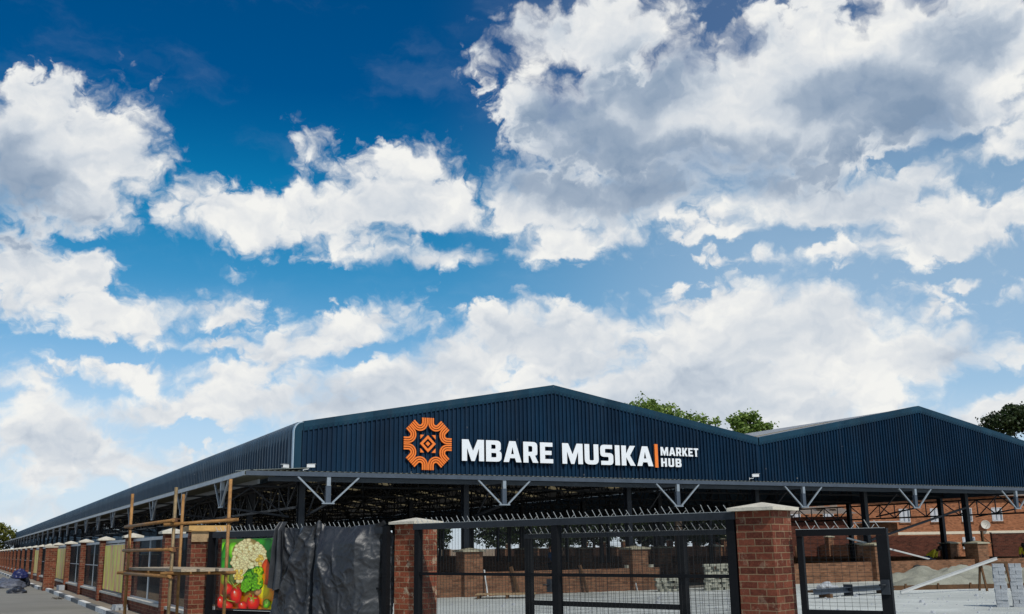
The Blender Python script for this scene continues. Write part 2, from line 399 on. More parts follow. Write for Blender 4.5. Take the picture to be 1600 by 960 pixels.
# long side sheeting with its curved eave
b = MB(); rows = []; y = .06
sidering = [(0, 4.02)] + [(RC-RC*math.cos(t*math.pi/12), ZC+AC*math.sin(t*math.pi/12)) for t in range(6)] + [(.95, 5.93)]
sideprof = [(0, 0), (.24, 0), (.27, -.055), (.335, -.055), (.365, 0)]
while y < LEN:
    for dx, dy in sideprof:
        row = []
        for i, (x, z) in enumerate(sidering):
            k = 0 if i < 2 else (i-1)/6*math.pi/2
            row.append((x - .02 + dy*math.cos(min(k, 1.4)), y+dx, z - dy*math.sin(min(k, 1.4))))
        rows.append(row)
    y += .37
b.grid(rows, smooth=False, flip=False); b.build('side_cladding', M['navy_sheen'], hall)
b = MB(); b.box(40.02, 40.06, 0, LEN, 4.02, 5.95); b.build('side_cladding', M['navy_sheen'], hall)
b = MB(); b.quad((0,LEN,0),(10,LEN,0),(10,LEN,HR),(0,LEN,HE)); b.quad((10,LEN,0),(20,LEN,0),(20,LEN,HV),(10,LEN,HR))
b.quad((20,LEN,0),(30,LEN,0),(30,LEN,HR2),(20,LEN,HV)); b.quad((30,LEN,0),(40,LEN,0),(40,LEN,HV),(30,LEN,HR2))
b.build('rear_gable', M['navy_sheen'], hall)  # sheeted to the ground, added to close the far end against bright sky
# roofs with clouded rooflights, purlins
BAY = 6.88; NB = 27
slopes = [(.6, roofline(.6), 10, HR), (10, HR, 20, HV), (20, HV, 30, HR2), (30, HR2, 39.97, HV)]
for xa, za, xb, zb in slopes:
    b = MB(); s0 = None
    for j in range(NB):
        y0 = .12 + j*BAY; y1 = y0 + BAY - .02
        # opaque sheets, leaving two rooflight openings in every bay
        cuts = [y0, y0+2.6, y0+4.2, y1]
        def slab(mb, t0, t1, ya, yb, d=.05, dz=0):
            p = [(xa+(xb-xa)*t, za+(zb-za)*t+dz) for t in (t0, t1)]
            n = len(mb.v); mb.v += [(p[0][0],ya,p[0][1]-d),(p[1][0],ya,p[1][1]-d),(p[1][0],yb,p[1][1]-d),(p[0][0],yb,p[0][1]-d),
                                    (p[0][0],ya,p[0][1]),(p[1][0],ya,p[1][1]),(p[1][0],yb,p[1][1]),(p[0][0],yb,p[0][1])]
            for q in ((0,3,2,1),(4,5,6,7),(0,1,5,4),(1,2,6,5),(2,3,7,6),(3,0,4,7)): mb.f.append(tuple(n+i for i in q))
        for k in (0, 2): slab(b, 0, 1, cuts[k], cuts[k+1])
        for k in (1,):
            slab(b, 0, .18, cuts[k], cuts[k+1]); slab(b, .82, 1, cuts[k], cuts[k+1])
            if s0 is None:
                s = MB(); slab(s, .181, .819, cuts[k]+.003, cuts[k+1]-.003, .02, -.015); s0 = s.build('rooflight_strip', M['skylight'], hall)
            elif j < 24: child_copy(s0, hall, (0, j*BAY, 0))
    b.build('roof_sheet', M['roof'], hall)
    pu = None
    for i in range(5):
        t = (i+.5)/5; x = xa+(xb-xa)*t; z = za+(zb-za)*t - .06
        if pu is None:
            p = MB(); p.box(-.04, .04, .1, LEN-.3, -.12, 0); pu = p.build('purlin', M['purlin'], hall); pu.location = (x, 0, z)
        else: child_copy(pu, hall, (x, 0, z))
# canopy sheets (ribbed) round the front and the street side, and their edge beams
def ripple(n, p=.19): return [(i*p/4, (0,.022,.022,0)[i % 4]) for i in range(int(n/p*4)+1)]
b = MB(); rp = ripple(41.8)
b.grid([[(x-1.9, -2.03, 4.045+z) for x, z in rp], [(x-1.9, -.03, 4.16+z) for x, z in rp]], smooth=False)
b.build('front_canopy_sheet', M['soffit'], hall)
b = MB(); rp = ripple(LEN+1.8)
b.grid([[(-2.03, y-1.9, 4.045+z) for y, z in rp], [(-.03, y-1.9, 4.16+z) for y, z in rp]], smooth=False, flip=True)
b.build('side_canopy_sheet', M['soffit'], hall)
def channel(mb, a, c, h=.135, w=.07):
    a = Vector(a); c = Vector(c); mb.bar(a, c, .012, h)
    d = (c-a).normalized(); r = d.cross(Vector((0,0,1)))
    for sgn in (-1, 1): mb.bar(a - r*w/2 + Vector((0,0,sgn*(h/2-.006))), c - r*w/2 + Vector((0,0,sgn*(h/2-.006))), w, .012)
b = MB(); channel(b, (-2.02,-2.05,3.965), (40.3,-2.05,3.965)); b.build('edge_beam', M['steel_grey'], hall)
b = MB(); channel(b, (-2.06,LEN,3.965), (-2.06,-2.04,3.965)); b.build('edge_beam', M['steel_light'], hall)  # lighter steel than the front beam, its sunlit look put into the colour
b = MB(); b.bar((-1.02,.3,3.87), (-1.02,LEN,3.87), .07, .14); b.build('canopy_purlin', M['steel_light'], hall)
b = MB(); b.bar((-1.06,-1.0,3.87), (40,-1.0,3.87), .07, .14); b.build('canopy_purlin', M['steel_grey'], hall)
b = MB(); b.bar((0,.12,4.0), (40,.12,4.0), .12, .2); b.build('wall_beam', M['steel_dark'], hall)
b = MB(); b.bar((.12,.3,4.0), (.12,LEN,4.0), .12, .2); b.build('wall_beam', M['steel_dark'], hall)
# V brackets
def bracket():
    b = MB(); b.bar((-1.0,0,0), (-.13,0,-.80), .055, .05); b.bar((1.0,0,0), (.13,0,-.80), .055, .05)
    b.bar((-.2,0,-.82), (.2,0,-.82), .07, .04)
    b.bar((0,.03,0), (0,.03,-.28), .12, .12)
    return b
def outrigger():
    b = MB(); b.bar((0,2.0,-.12), (0,.04,-.12), .05, .06); b.bar((0,.04,-.82), (0,2.3,-1.12), .05, .06); b.bar((0,.08,-.76), (0,1.0,-.15), .04, .04)
    b.bar((0,1.0,-.16), (0,2.1,-1.05), .04, .04); return b
def bracket_post():
    b = MB(); b.bar((0,.05,-.28), (0,.05,-.80), .16, .13); return b
br = bracket().build('bracket', M['steel_light'], hall); bracket_post().build('bracket_post', M['steel_grey'], br); outrigger().build('outrigger', M['steel_dark'], br)
br.location = (.6, -2.0, 3.893)
for x in (6.83, 14.19, 20.48, 26.93, 33.61, 40.1): child_copy(br, hall, (x, -2.0, 3.893))
for j in range(27): child_copy(br, hall, (-2.0, 1.3 + 6.83*j, 3.893), (0, 0, -math.pi/2))
# columns and trusses
b = MB(); b.box(-.10,.10,-.13,-.115,0,4); b.box(-.10,.10,.115,.13,0,4); b.box(-.008,.008,-.114,.114,0,4)
col0 = b.build('column', M['steel_dark'], hall); col0.location = (.42, .35, 0)
FRONT_X = (.42, 6.45, 13.5, 20.0, 26.3, 33.0, 39.6)
for x in FRONT_X[1:]: child_copy(col0, hall, (x, .35, 0))
for j in range(1, 20):
    for x in (.42, 20.0, 39.6): child_copy(col0, hall, (x, .35 + BAY*j, 0))
for j in range(1, 6):
    for x in (10.0, 30.0): child_copy(col0, hall, (x, .35 + BAY*2*j, 0))
def truss(zl, zr, zm):
    """20 m span: flat bottom chord, pitched top chord, webs"""
    b = MB(); top = lambda x: (zl+(zm-zl)*x/10 if x < 10 else zm+(zr-zm)*(x-10)/10) - .30
    BC = 4.15; b.bar((0,0,BC), (20,0,BC), .08, .08); b.bar((0,0,top(0)), (10,0,top(10)), .08, .1); b.bar((10.01,0,top(10)), (20,0,top(20)), .08, .1)
    for i in range(17):
        x = i*1.25
        if i % 2 == 0: b.bar((x,.01,BC), (x,.01,top(x)), .05, .05)
        if i < 16:
            q = ((x, BC), (x+1.25, top(x+1.25))) if i % 2 else ((x, top(x)), (x+1.25, BC))
            b.bar((q[0][0],-.01,q[0][1]), (q[1][0],-.01,q[1][1]), .05, .05)
    return b
t1 = truss(5.8, 6.0, HR).build('roof_truss', M['steel_dark'], hall); t1.location = (.05, .42+BAY, 0)
t2 = truss(6.0, 5.95, HR2).build('roof_truss', M['steel_dark'], hall); t2.location = (20.0, .42+BAY, 0)
for j in range(2, 20):
    child_copy(t1, hall, (.05, .42+BAY*j, 0)); child_copy(t2, hall, (20.0, .42+BAY*j, 0))
# lattice girders along the column lines
b = MB()
for k in range(0, 60):
    y = .4 + k*1.147; b.bar((0,y,3.0), (0,y+1.147,3.9 if k % 2 else 3.0), .05, .05) if False else None
    z0, z1 = (3.05, 3.85) if k % 2 else (3.85, 3.05)
    b.bar((0,y,z0), (0,y+1.147,z1), .05, .05); b.bar((.03,y,3.05), (.03,y,3.85), .045, .045)
b.bar((0,.4,3.05), (0,69.2,3.05), .08, .08); b.bar((0,.4,3.85), (0,69.2,3.85), .08, .08)
g0 = b.build('lattice_girder', M['steel_dark'], hall); g0.location = (.3, 0, 0)
child_copy(g0, hall, (39.8, 0, 0))
b = MB(); b.bar((26.4,.25,1.75), (32.9,.25,3.2), .09, .09); b.build('brace', M['steel_dark'], hall)

# ------------------------------------------------------------------ sign
def rounded(poly):
    out = []; n = len(poly)
    for i, p in enumerate(poly):
        r = p[2] if len(p) > 2 else 0; c = Vector((p[0], p[1]))
        if not r: out.append(c); continue
        a = Vector(poly[i-1][:2]) - c; b = Vector(poly[(i+1) % n][:2]) - c
        la, lb = a.length, b.length; a /= la; b /= lb; r = min(r, la*.95, lb*.95)
        for k in range(7):
            t = k/6; out.append(c + a*r*(1-t)**2 + b*r*t**2)
    return out
def extruded(name, loops, depth, m, side, parent, loc, sx=1, sz=1):
    """flat lettering cut from loops (outer first, then holes), standing in the XZ plane"""
    cu = bpy.data.curves.new(name, 'CURVE'); cu.dimensions = '2D'; cu.fill_mode = 'BOTH'; cu.extrude = depth/2
    for lp in loops:
        pts = rounded(lp); sp = cu.splines.new('POLY'); sp.points.add(len(pts)-1); sp.use_cyclic_u = True
        for q, p in zip(sp.points, pts): q.co = (p.x*sx, p.y*sz, 0, 1)
    tmp = bpy.data.objects.new(name+'_tmp', cu); COL.objects.link(tmp)
    bpy.context.view_layer.update()
    me = bpy.data.meshes.new_from_object(tmp.evaluated_get(bpy.context.evaluated_depsgraph_get()))
    bpy.data.objects.remove(tmp); bpy.data.curves.remove(cu)
    me.transform(Matrix.Rotation(math.pi/2, 4, 'X')); me.name = name; me.materials.clear(); me.materials.append(m); me.materials.append(side); me.update()
    for p in me.polygons: p.material_index = 0 if abs(p.normal.y) > .7 else 1
    o = bpy.data.objects.new(name, me); COL.objects.link(o); o.parent = parent; o.location = loc; return o
G = {
 'M': (.95, [[(0,0),(0,1),(.28,1),(.475,.47),(.67,1),(.95,1),(.95,0),(.73,0),(.73,.6),(.55,0),(.40,0),(.22,.6),(.22,0)]]),
 'B': (.68, [[(0,0),(0,1),(.65,1,.2),(.65,.55,.12),(.57,.51),(.68,.46,.12),(.68,0,.22)],
             [(.23,.6),(.23,.8),(.42,.8,.06),(.42,.6,.06)], [(.23,.2),(.23,.41),(.45,.41,.06),(.45,.2,.06)]]),
 'A': (.80, [[(0,0),(.26,1),(.54,1),(.8,0),(.56,0),(.51,.19),(.29,.19),(.24,0)], [(.34,.38),(.46,.38),(.40,.72)]]),
 'R': (.68, [[(0,0),(0,1),(.64,1,.2),(.64,.36,.16),(.53,.345),(.68,0),(.43,0),(.30,.33),(.23,.33),(.23,0)], [(.23,.52),(.23,.8),(.41,.8,.07),(.41,.52,.07)]]),
 'E': (.60, [[(0,0),(0,1),(.58,1),(.58,.8),(.23,.8),(.23,.6),(.53,.6),(.53,.4),(.23,.4),(.23,.2),(.6,.2),(.6,0)]]),
 'U': (.66, [[(0,1),(.23,1),(.23,.2,.07),(.43,.2,.07),(.43,1),(.66,1),(.66,0,.25),(0,0,.25)]]),
 'S': (.62, [[(.03,0),(.62,0,.2),(.62,.59,.18),(.23,.6,.04),(.23,.8,.05),(.58,.8),(.58,1),(0,1,.2),(0,.4,.18),(.39,.4,.05),(.39,.2,.05),(.03,.2)]]),
 'I': (.23, [[(0,0),(0,1),(.23,1),(.23,0)]]),
 'K': (.68, [[(0,0),(0,1),(.23,1),(.23,.60),(.42,1),(.68,1),(.42,.51),(.68,0),(.43,0),(.23,.42),(.23,0)][:9]+[(.23,.42),(.23,0)]]),
 'T': (.60, [[(0,1),(.6,1),(.6,.8),(.415,.8),(.415,0),(.185,0),(.185,.8),(0,.8)]]),
 'H': (.66, [[(0,0),(0,1),(.23,1),(.23,.6),(.43,.6),(.43,1),(.66,1),(.66,0),(.43,0),(.43,.4),(.23,.4),(.23,0)]]),
}
sign = thing('wall_sign', 'orange sunburst emblem and white MBARE MUSIKA MARKET HUB letters fixed across navy gable', 'sign', (4.78, -.1, 5.25))
sx0, sy0, sz0 = sign.location
def word(text, x0, x1, z0, h, gap=.085, depth=.10):
    w = sum(G[c][0] for c in text) + gap*(len(text)-1); k = (x1-x0)/w; x = x0
    for c in text:
        extruded('letter', G[c][1], depth, M['white'], M['steel_dark'], sign, (x-sx0, -.045, z0-sz0), k, h); x += (G[c][0]+gap)*k  # dark side material paints the shade on the letter returns
word('MBARE', 6.08, 9.85, 4.69, .765); word('MUSIKA', 10.25, 14.42, 4.69, .77)
word('MARKET', 14.82, 16.70, 5.13, .335, .10, .05); word('HUB', 14.82, 15.82, 4.69, .335, .16, .05)
b = MB(); b.box(14.54-sx0, 14.69-sx0, -.06, 0, 4.65-sz0, 5.57-sz0); b.build('divider_bar', M['orange'], sign)
# emblem: eight nests of three U shaped strokes round a diamond
def ribbon(mb, pts, w, y0, y1):
    L = []; Rr = []
    for i, p in enumerate(pts):
        d = (pts[min(i+1, len(pts)-1)] - pts[max(i-1, 0)]).normalized(); nrm = Vector((-d.y, d.x))
        L.append(p+nrm*w/2); Rr.append(p-nrm*w/2)
    for i in range(len(pts)-1):
        a, c, d, e = L[i], L[i+1], Rr[i+1], Rr[i]
        mb.quad((e.x,y0,e.y),(d.x,y0,d.y),(c.x,y0,c.y),(a.x,y0,a.y))
        mb.quad((a.x,y0,a.y),(c.x,y0,c.y),(c.x,y1,c.y),(a.x,y1,a.y)); mb.quad((d.x,y0,d.y),(e.x,y0,e.y),(e.x,y1,e.y),(d.x,y1,d.y))
    for a, c in ((L[0], Rr[0]), (Rr[-1], L[-1])): mb.quad((a.x,y0,a.y),(c.x,y0,c.y),(c.x,y1,c.y),(a.x,y1,a.y))
emb = thing('emblem', None, None); emb.parent = sign
SC = .915; cc = .88
for k in range(8):
    b = MB(); base = k*math.pi/4; bis = base + math.pi/8
    c = Vector((math.cos(bis), math.sin(bis)))*cc
    for d, w in ((.036, .054), (.124, .060), (.214, .062)):
        rad = cc*math.sin(math.pi/8) - d; pts = []
        r0 = Vector((math.cos(base), math.sin(base))); n0 = Vector((-r0.y, r0.x))
        r1 = Vector((math.cos(base+math.pi/4), math.sin(base+math.pi/4))); n1 = Vector((r1.y, -r1.x))
        e0 = 1.0 if k % 2 == 0 else 1.03; e1 = 1.03 if k % 2 == 0 else 1.0
        pts.append(r0*e0 + n0*d); a0 = math.atan2(-n0.y, -n0.x); sweep = -(math.pi - math.pi/4)
        for i in range(13):
            a = a0 + sweep*i/12; pts.append(c + Vector((math.cos(a), math.sin(a)))*rad)
        pts.append(r1*e1 + n1*d)
        ribbon(b, [p*SC for p in pts], w*SC, -.055, .0)
    b.build('emblem_arc', M['orange'], emb)
def prism(mb, outer, inner=None, y0=-.055, y1=0.):
    n = len(outer)
    if inner:
        for i in range(n):
            j = (i+1) % n; o0, o1, i0, i1 = outer[i], outer[j], inner[i], inner[j]
            mb.quad((o0[0],y0,o0[1]),(o1[0],y0,o1[1]),(i1[0],y0,i1[1]),(i0[0],y0,i0[1]))
            mb.quad((o0[0],y0,o0[1]),(o1[0],y0,o1[1]),(o1[0],y1,o1[1]),(o0[0],y1,o0[1])); mb.quad((i0[0],y0,i0[1]),(i1[0],y0,i1[1]),(i1[0],y1,i1[1]),(i0[0],y1,i0[1]))
    else:
        mb.quad(*[(p[0],y0,p[1]) for p in outer])
        for i in range(n):
            j = (i+1) % n; mb.quad((outer[i][0],y0,outer[i][1]),(outer[j][0],y0,outer[j][1]),(outer[j][0],y1,outer[j][1]),(outer[i][0],y1,outer[i][1]))
dm = lambda r: [(0,-r),(r,0),(0,r),(-r,0)]
b = MB(); prism(b, dm(.30), dm(.185)); prism(b, dm(.085)); b.build('emblem_diamond', M['orange'], emb)
b = MB()
for sx in (-1, 1):
    for sz in (-1, 1): prism(b, [(sx*.29, sz*.31), (sx*.15, sz*.31), (sx*.29, sz*.16)])
b.build('emblem_corner', M['orange'], emb)

# ------------------------------------------------------------------ security cameras on the cladding
def camera_unit(loc, rz, label, scale=1):
    t = thing('security_camera', label, 'camera', loc, rz, 'security cameras along the canopy')
    b = MB(); b.cbox(-.07,.07,-.20,.16,-.07,.07,.02); b.box(-.085,.085,-.24,.10,.072,.085); b.build('camera_body', M['cam'], t)
    b = MB(); b.tube([(0,-.215,0),(0,-.19,0)], .05, 12); b.build('lens', M['lens'], t)
    b = MB(); b.tube([(0,.05,-.06),(0,.10,-.14),(0,.30,-.16)], .022, 8); b.box(-.06,.06,.29,.31,-.22,-.10); b.build('bracket_arm', M['cam'], t)
    t.scale = (scale,)*3
camera_unit((-.22,.05,4.36), R(-60), 'white security camera on the side wall by the corner flashing', .75)
camera_unit((.50,-.34,4.36), R(70), 'white security camera on the front wall just right of the building corner', .75)
camera_unit((19.45,-.34,4.42), R(60), 'white security camera low in the valley between the two gables', .8)

# ------------------------------------------------------------------ brick walls with capped piers
def cap_mesh(mb, cx, cy, hw, z, t=.055, p=.085):
    h = hw; mb.box(cx-h, cx+h, cy-h, cy+h, z, z+t); n = len(mb.v); q = h-.012
    mb.v += [(cx-q,cy-q,z+t+.001),(cx+q,cy-q,z+t+.001),(cx+q,cy+q,z+t+.001),(cx-q,cy+q,z+t+.001),(cx,cy,z+t+p)]
    for i in range(4): mb.f.append((n+i, n+(i+1) % 4, n+4))
def pier(parent, x, y, w, z1, m, capm, z0=-.02, over=.08, p=.085):
    b = MB(); b.box(-w/2, w/2, -w/2, w/2, z0, z1); o = b.build('pier', M[m], parent); o.location = (x, y, 0)
    b = MB(); cap_mesh(b, 0, 0, w/2+over, z1+.001, .055, p); b.build('pier_cap', M[capm], o); return o
def brick_wall(label, loc, rz, length, h, piers, m='brick_hall', capm='cap_dull', th=.23, coping=None, group=None, name='brick_wall', pw=.72, ph=1.52):
    t = thing(name, label, 'wall', loc, rz, group)
    b = MB(); b.box(0, length, -th/2, th/2, -.03, h); b.build('wall_body', M[m], t)
    if coping:
        b = MB(); b.box(-.02, length+.02, -th/2-.04, th/2+.04, h+.001, h+.06); b.build('coping', M[coping], t)
    first = None
    for x in piers:
        if first is None: first = pier(t, x, 0, pw, ph, m, capm)
        else: child_copy(first, t, (x, 0, 0))
    return t
brick_wall('low brown brick wall under the front canopy left of the loose pavers', (.05,0,0), 0, 14.5, .82, (.4, 6.4, 13.45), group='brick walls round the hall')
brick_wall('low brown brick wall under the front canopy behind the sand heap', (17.2,0,0), 0, 26, .82, (2.8, 9.1, 15.8, 22.4), group='brick walls round the hall')
brick_wall('low brown brick wall along the street side of the hall behind the fence', (0,.3,0), R(90), 96, .82, [6.9*i for i in range(1, 14)], group='brick walls round the hall')
brick_wall('low brown brick wall down the middle of the hall under the roof valley', (20,.5,0), R(90), 90, .82, [6.75+6.88*i for i in range(0, 12)], group='brick walls round the hall')
brick_wall('low brown brick wall along the far right side of the hall', (40,.5,0), R(90), 90, .82, [6.75+6.88*i for i in range(0, 12)], group='brick walls round the hall')
brick_wall('brick boundary wall with capped piers beyond the far side of the hall', (52,24,0), R(84), 80, 1.5, [5*i for i in range(0, 16)], capm='cap_dull', pw=.5, ph=2.1)
# ------------------------------------------------------------------ street side fence
fence = thing('boundary_fence', 'long street fence of red brick piers with cream caps and dark mesh panels', 'fence', (-5.0, 0, 0))
PY = [-7.55 + 6.3*i for i in range(5)] + [24.2, 29.7, 35.3, 41.2, 47.5, 54, 60.5, 67, 73.5, 80, 86.5, 93, 99.5, 106]
pr = pier(fence, -.02, PY[0], .36, 2.08, 'brick', 'cap', over=.09)
for y in PY[1:]: child_copy(pr, fence, (-.02, y, 0))
b = MB(); b.box(-.06, .12, -12.6, 112, -.03, .37); b.build('plinth', M['brick'], fence)
b = MB()
for y in [-13.3]+PY[:-1]:
    b.cbox(-.13, .16, y+.2, y+6.3-.2 if y < 18 else y+5.0, .371, .435, .012)
b.build('coping', M['coping'], fence)
def mesh_panel(L):
    b = MB(); n = int(L/.075)
    for i in range(n+1): x = L*i/n; b.box(-.003, .003, x-.0025, x+.0025, .47, 1.98)
    for i in range(76): z = .48+1.49*i/75; b.box(.0035, .0085, 0, L, z-.002, z+.002)
    return b
def panel_frame(L):
    b = MB(); b.box(-.03,.03,0,L,1.97,2.05); b.box(-.02,.02,0,L,.44,.48); b.box(-.025,.025,L/2-.02,L/2+.02,.44,1.97)
    b.box(-.018,.018,0,L,1.22,1.25); return b
pf = panel_frame(5.92).build('panel_frame', M['steel_light'], fence); pf.location = (.0, PY[0]+.19, 0)
pm = mesh_panel(5.92).build('wire_mesh', M['wire'], pf)
for i in range(1, len(PY)-1):
    c = child_copy(pf, fence, (.0, PY[i]+.19, 0)); c.scale = (1, (PY[i+1]-PY[i]-.38)/5.92, 1)
c = child_copy(pf, fence, (0, -12.45, 0)); c.scale = (1, 4.7/5.92, 1)
# the wider pier that steps out towards the kerb
t = thing('gate_pier', 'wide plain brick pier stepping out from the street fence to the kerb', 'pier', (-5.62, 20.25, 0))
b = MB(); b.box(-.24,.24,-.24,.24,-.02,1.95); b.build('pier_body', M['brick'], t)
b = MB(); b.box(-.28,.28,-.28,.28,1.951,2.0); b.build('pier_cap', M['cap'], t)
# faded banners
def side_banner(y0, y1, label):
    t = thing('banner', label, 'banner', (-5.07, (y0+y1)/2, 0), 0, 'faded banners on the street fence')
    b = MB(); h = (y1-y0)/2; rows = []
    for i in range(15):
        y = -h + 2*h*i/14
        rows.append([(.012*nz(y, z, y0, 1.3)-.01, y, z) for z in (.50,.75,1.0,1.25,1.5,1.75,1.90)])
    b.grid(rows); b.build('banner_sheet', M['banner'], t)
    b = MB(); b.tube([(0,-h,1.915),(0,h,1.915)], .014, 6); b.build('top_batten', M['beam_white'], t)
    b = MB(); b.tube([(0,-h,.485),(0,h,.485)], .014, 6); b.build('bottom_batten', M['steel_dark'], t)
side_banner(-.95, 4.5, 'faded yellow and pink banner on the street fence just beyond the scaffold')
side_banner(17.9, 23.6, 'pale yellow banner on the street fence between the scaffold and the wide brick pier')
side_banner(35.6, 40.8, 'cream banner on the street fence beyond the wide brick pier')

# ------------------------------------------------------------------ front fence panel, poster and tarpaulin
P0 = Vector((-5.2, -12.9, 0)); A1 = math.atan2(-4.2, 2.25)
ff = thing('fence_panel', 'dark spiked steel fence panel behind the vegetable poster and black sheet', 'fence', P0, A1)
def spikes(mb, x0, x1, z, step=.115, h=.11, lean=.045, y=0):
    n = int((x1-x0)/step); mb.box(x0, x1, y-.015, y+.015, z, z+.006)
    for i in range(n+1):
        x = x0+(x1-x0)*(i+.5)/(n+1); j = random.uniform(-.012,.012); hh = h*random.uniform(.75,1.1)
        mb.bar((x, y, z), (x-lean+j, y-.02, z+hh), .010, .006)
        if i % 2: mb.bar((x+.02, y+.01, z), (x+.055, y+.03, z+hh*.45), .008, .005)
def gate_mesh(mb, x0, x1, z0, z1, px, pz, r=.0022, y=0):
    n = max(1, int((x1-x0)/px))
    for i in range(1, n): x = x0+(x1-x0)*i/n; mb.box(x-r, x+r, y-r, y+r, z0, z1)
    m = max(1, int((z1-z0)/pz))
    for i in range(1, m): z = z0+(z1-z0)*i/m; mb.box(x0, x1, y+r+.0005, y+3*r, z-r, z+r)
b = MB(); b.box(-.05,.05,-.05,.05,-.02,2.03); b.box(4.33,4.43,-.05,.05,-.02,2.03); b.box(2.2,2.28,-.045,.045,-.02,1.90); b.build('post', M['gate'], ff)
b = MB(); b.box(.052,4.328,-.045,.045,1.91,2.02); b.build('top_rail', M['gate_top'], ff)
b = MB(); b.box(.052,2.198,-.04,.04,.50,.585); b.box(2.282,4.328,-.04,.04,.50,.585); b.box(2.282,4.328,-.025,.025,1.0,1.03); b.build('rail', M['gate'], ff)
b = MB(); gate_mesh(b, 2.285, 4.32, .59, 1.90, .07, .015, .0018); b.build('wire_mesh', M['wire'], ff)
b = MB(); spikes(b, .1, 4.3, 2.021); b.build('spike_strip', M['spike'], ff)
# corner pier with the timber box round its head
t = thing('corner_pier', 'red brick corner pier behind the scaffold with its head boxed in timber', 'pier', (-5.36, -12.52, 0))
b = MB(); b.box(-.19,.19,-.19,.19,-.02,2.02); b.build('pier_body', M['brick'], t)
t = thing('timber_formwork', 'raw timber boards boxed round the head of the corner pier', 'formwork', (-5.36, -12.52, 1.84))
b = MB(); b.box(-.20,.13,-.235,-.195,0,.20); b.build('front_board', M['plank'], t)
b = MB(); b.box(-.27,.52,-.30,-.24,.215,.305); b.build('rail_board', M['plank_new'], t)
b = MB(); b.box(-.27,-.21,-.236,.3,.20,.29); b.build('side_board', M['plank'], t)
b = MB(); b.box(-.25,.60,.23,.28,.20,.30); b.build('rear_board', M['plank_new'], t)
t = thing('brick_pier', 'narrow brick pier between the corner pier and the vegetable poster', 'pier', (-4.93, -12.98, 0))
b = MB(); b.box(-.14,.14,-.14,.14,-.02,1.9); b.build('pier_body', M['brick_splash'], t)

# printed vegetable poster: flat artwork built from thin overlapping vinyl shapes
poster = thing('vegetable_poster', 'bright poster of cauliflower, broccoli, tomatoes and peppers on the dark fence panel', 'poster', P0 + Vector((math.cos(A1), math.sin(A1), 0))*.36 + Vector((math.sin(A1), -math.cos(A1), 0))*.0, A1)
art = MB(); art.c = []; layer = [0]; random.seed(11)
def U(x): return (x-70)/560*1.42
def V(y): return 1.88 - (y-120)/760*1.25
def vc(p, c): art.v.append(p); art.c.append(tuple(max(0, min(.95, q*1.5)) for q in c))
def blob(x, y, rx, ry, c, rim=.45, hl=None, rot=0, n=18, wob=.05, lx=-.25, ly=-.3):
    """one printed shape: lighter at its highlight, darker ink at its rim"""
    layer[0] += 1; yy = -.062 - layer[0]*.00009; k = len(art.v); hl = hl or tuple(min(1, q*1.35) for q in c)
    vc((U(x+rx*lx), yy, V(y+ry*ly)), hl); ph = random.random()*6
    for ring, cr in ((.55, c), (1.0, tuple(q*rim for q in c))):
        for i in range(n):
            a = 2*math.pi*i/n; w = 1 + wob*math.sin(3*a+ph) + wob*.7*math.sin(5*a+ph*2)
            dx = rx*ring*math.cos(a)*w + (rx*lx*(1-ring)*.6); dy = ry*ring*math.sin(a)*w + (ry*ly*(1-ring)*.6)
            xx = x + dx*math.cos(rot) - dy*math.sin(rot); zz = y + dx*math.sin(rot) + dy*math.cos(rot)
            xx = max(68, min(815, xx)); zz = max(121, min(880, zz)); vc((U(xx), yy, V(zz)), cr)
    for i in range(n):
        j = (i+1) % n; art.f.append((k, k+1+j, k+1+i)); art.f.append((k+1+i, k+1+j, k+1+n+j, k+1+n+i))
k = 0
for p, c in (((68,121),(.05,.12,.02)),((820,121),(.03,.16,.04)),((820,882),(.55,.25,.02)),((68,882),(.30,.03,.02))): vc((U(p[0]), -.0621, V(p[1])), c)
art.f.append((0,3,2,1))
BR = 1.55
GRN = (.04,.22,.03); DG = (.015,.10,.02); LG = (.16,.46,.05); RED = (.62,.028,.022); CR = (.66,.56,.30); ORG = (.80,.22,.02); YEL = (.78,.50,.03)
blob(165,160,95,50,RED); blob(95,215,40,70,LG); blob(125,340,62,190,GRN,.3); blob(160,390,30,150,DG,.4); blob(100,430,30,110,GRN)
blob(192,250,48,100,LG,.5,(.35,.65,.12)); blob(130,560,60,70,(.22,.24,.03)); blob(205,560,45,60,(.10,.13,.03))
blob(545,215,75,95,DG); blob(480,165,60,50,GRN); blob(600,330,60,90,DG); blob(650,220,70,110,GRN); blob(740,300,80,170,LG)
def florets(outline, r0, r1, n, c, jit, rim=.55):
    pts = []
    for _ in range(n*6):
        x, y, rx, ry = random.choice(outline); a = random.random()*6.283; q = math.sqrt(random.random())
        p = (x+rx*q*math.cos(a), y+ry*q*math.sin(a))
        if all((p[0]-o[0])**2+(p[1]-o[1])**2 > (r0*.9)**2 for o in pts): pts.append(p)
        if len(pts) >= n: break
    pts.sort(key=lambda p: p[1])
    for p in pts:
        s = random.uniform(1-jit, 1+jit); r = random.uniform(r0, r1)
        blob(p[0], p[1], r, r*random.uniform(.85,1.1), tuple(q*s for q in c), rim, tuple(min(1, q*s*1.3) for q in c), n=10)
CAUL = [(345,260,140,125),(270,370,80,90),(400,370,120,80),(480,310,60,100),(290,500,62,95)]
for o in CAUL: blob(*o[:2], o[2]+12, o[3]+12, (.34,.25,.09), .5)
florets(CAUL, 17, 30, 150, CR, .16); florets([(280,520,50,70),(490,370,40,60)], 16, 24, 18, (.66,.44,.12), .15)
blob(555,490,50,140,(.75,.08,.02)); blob(520,560,40,90,ORG); blob(580,740,105,110,ORG,.6,YEL); blob(540,690,60,80,YEL,.6); blob(650,850,80,60,YEL); blob(740,640,90,160,RED)
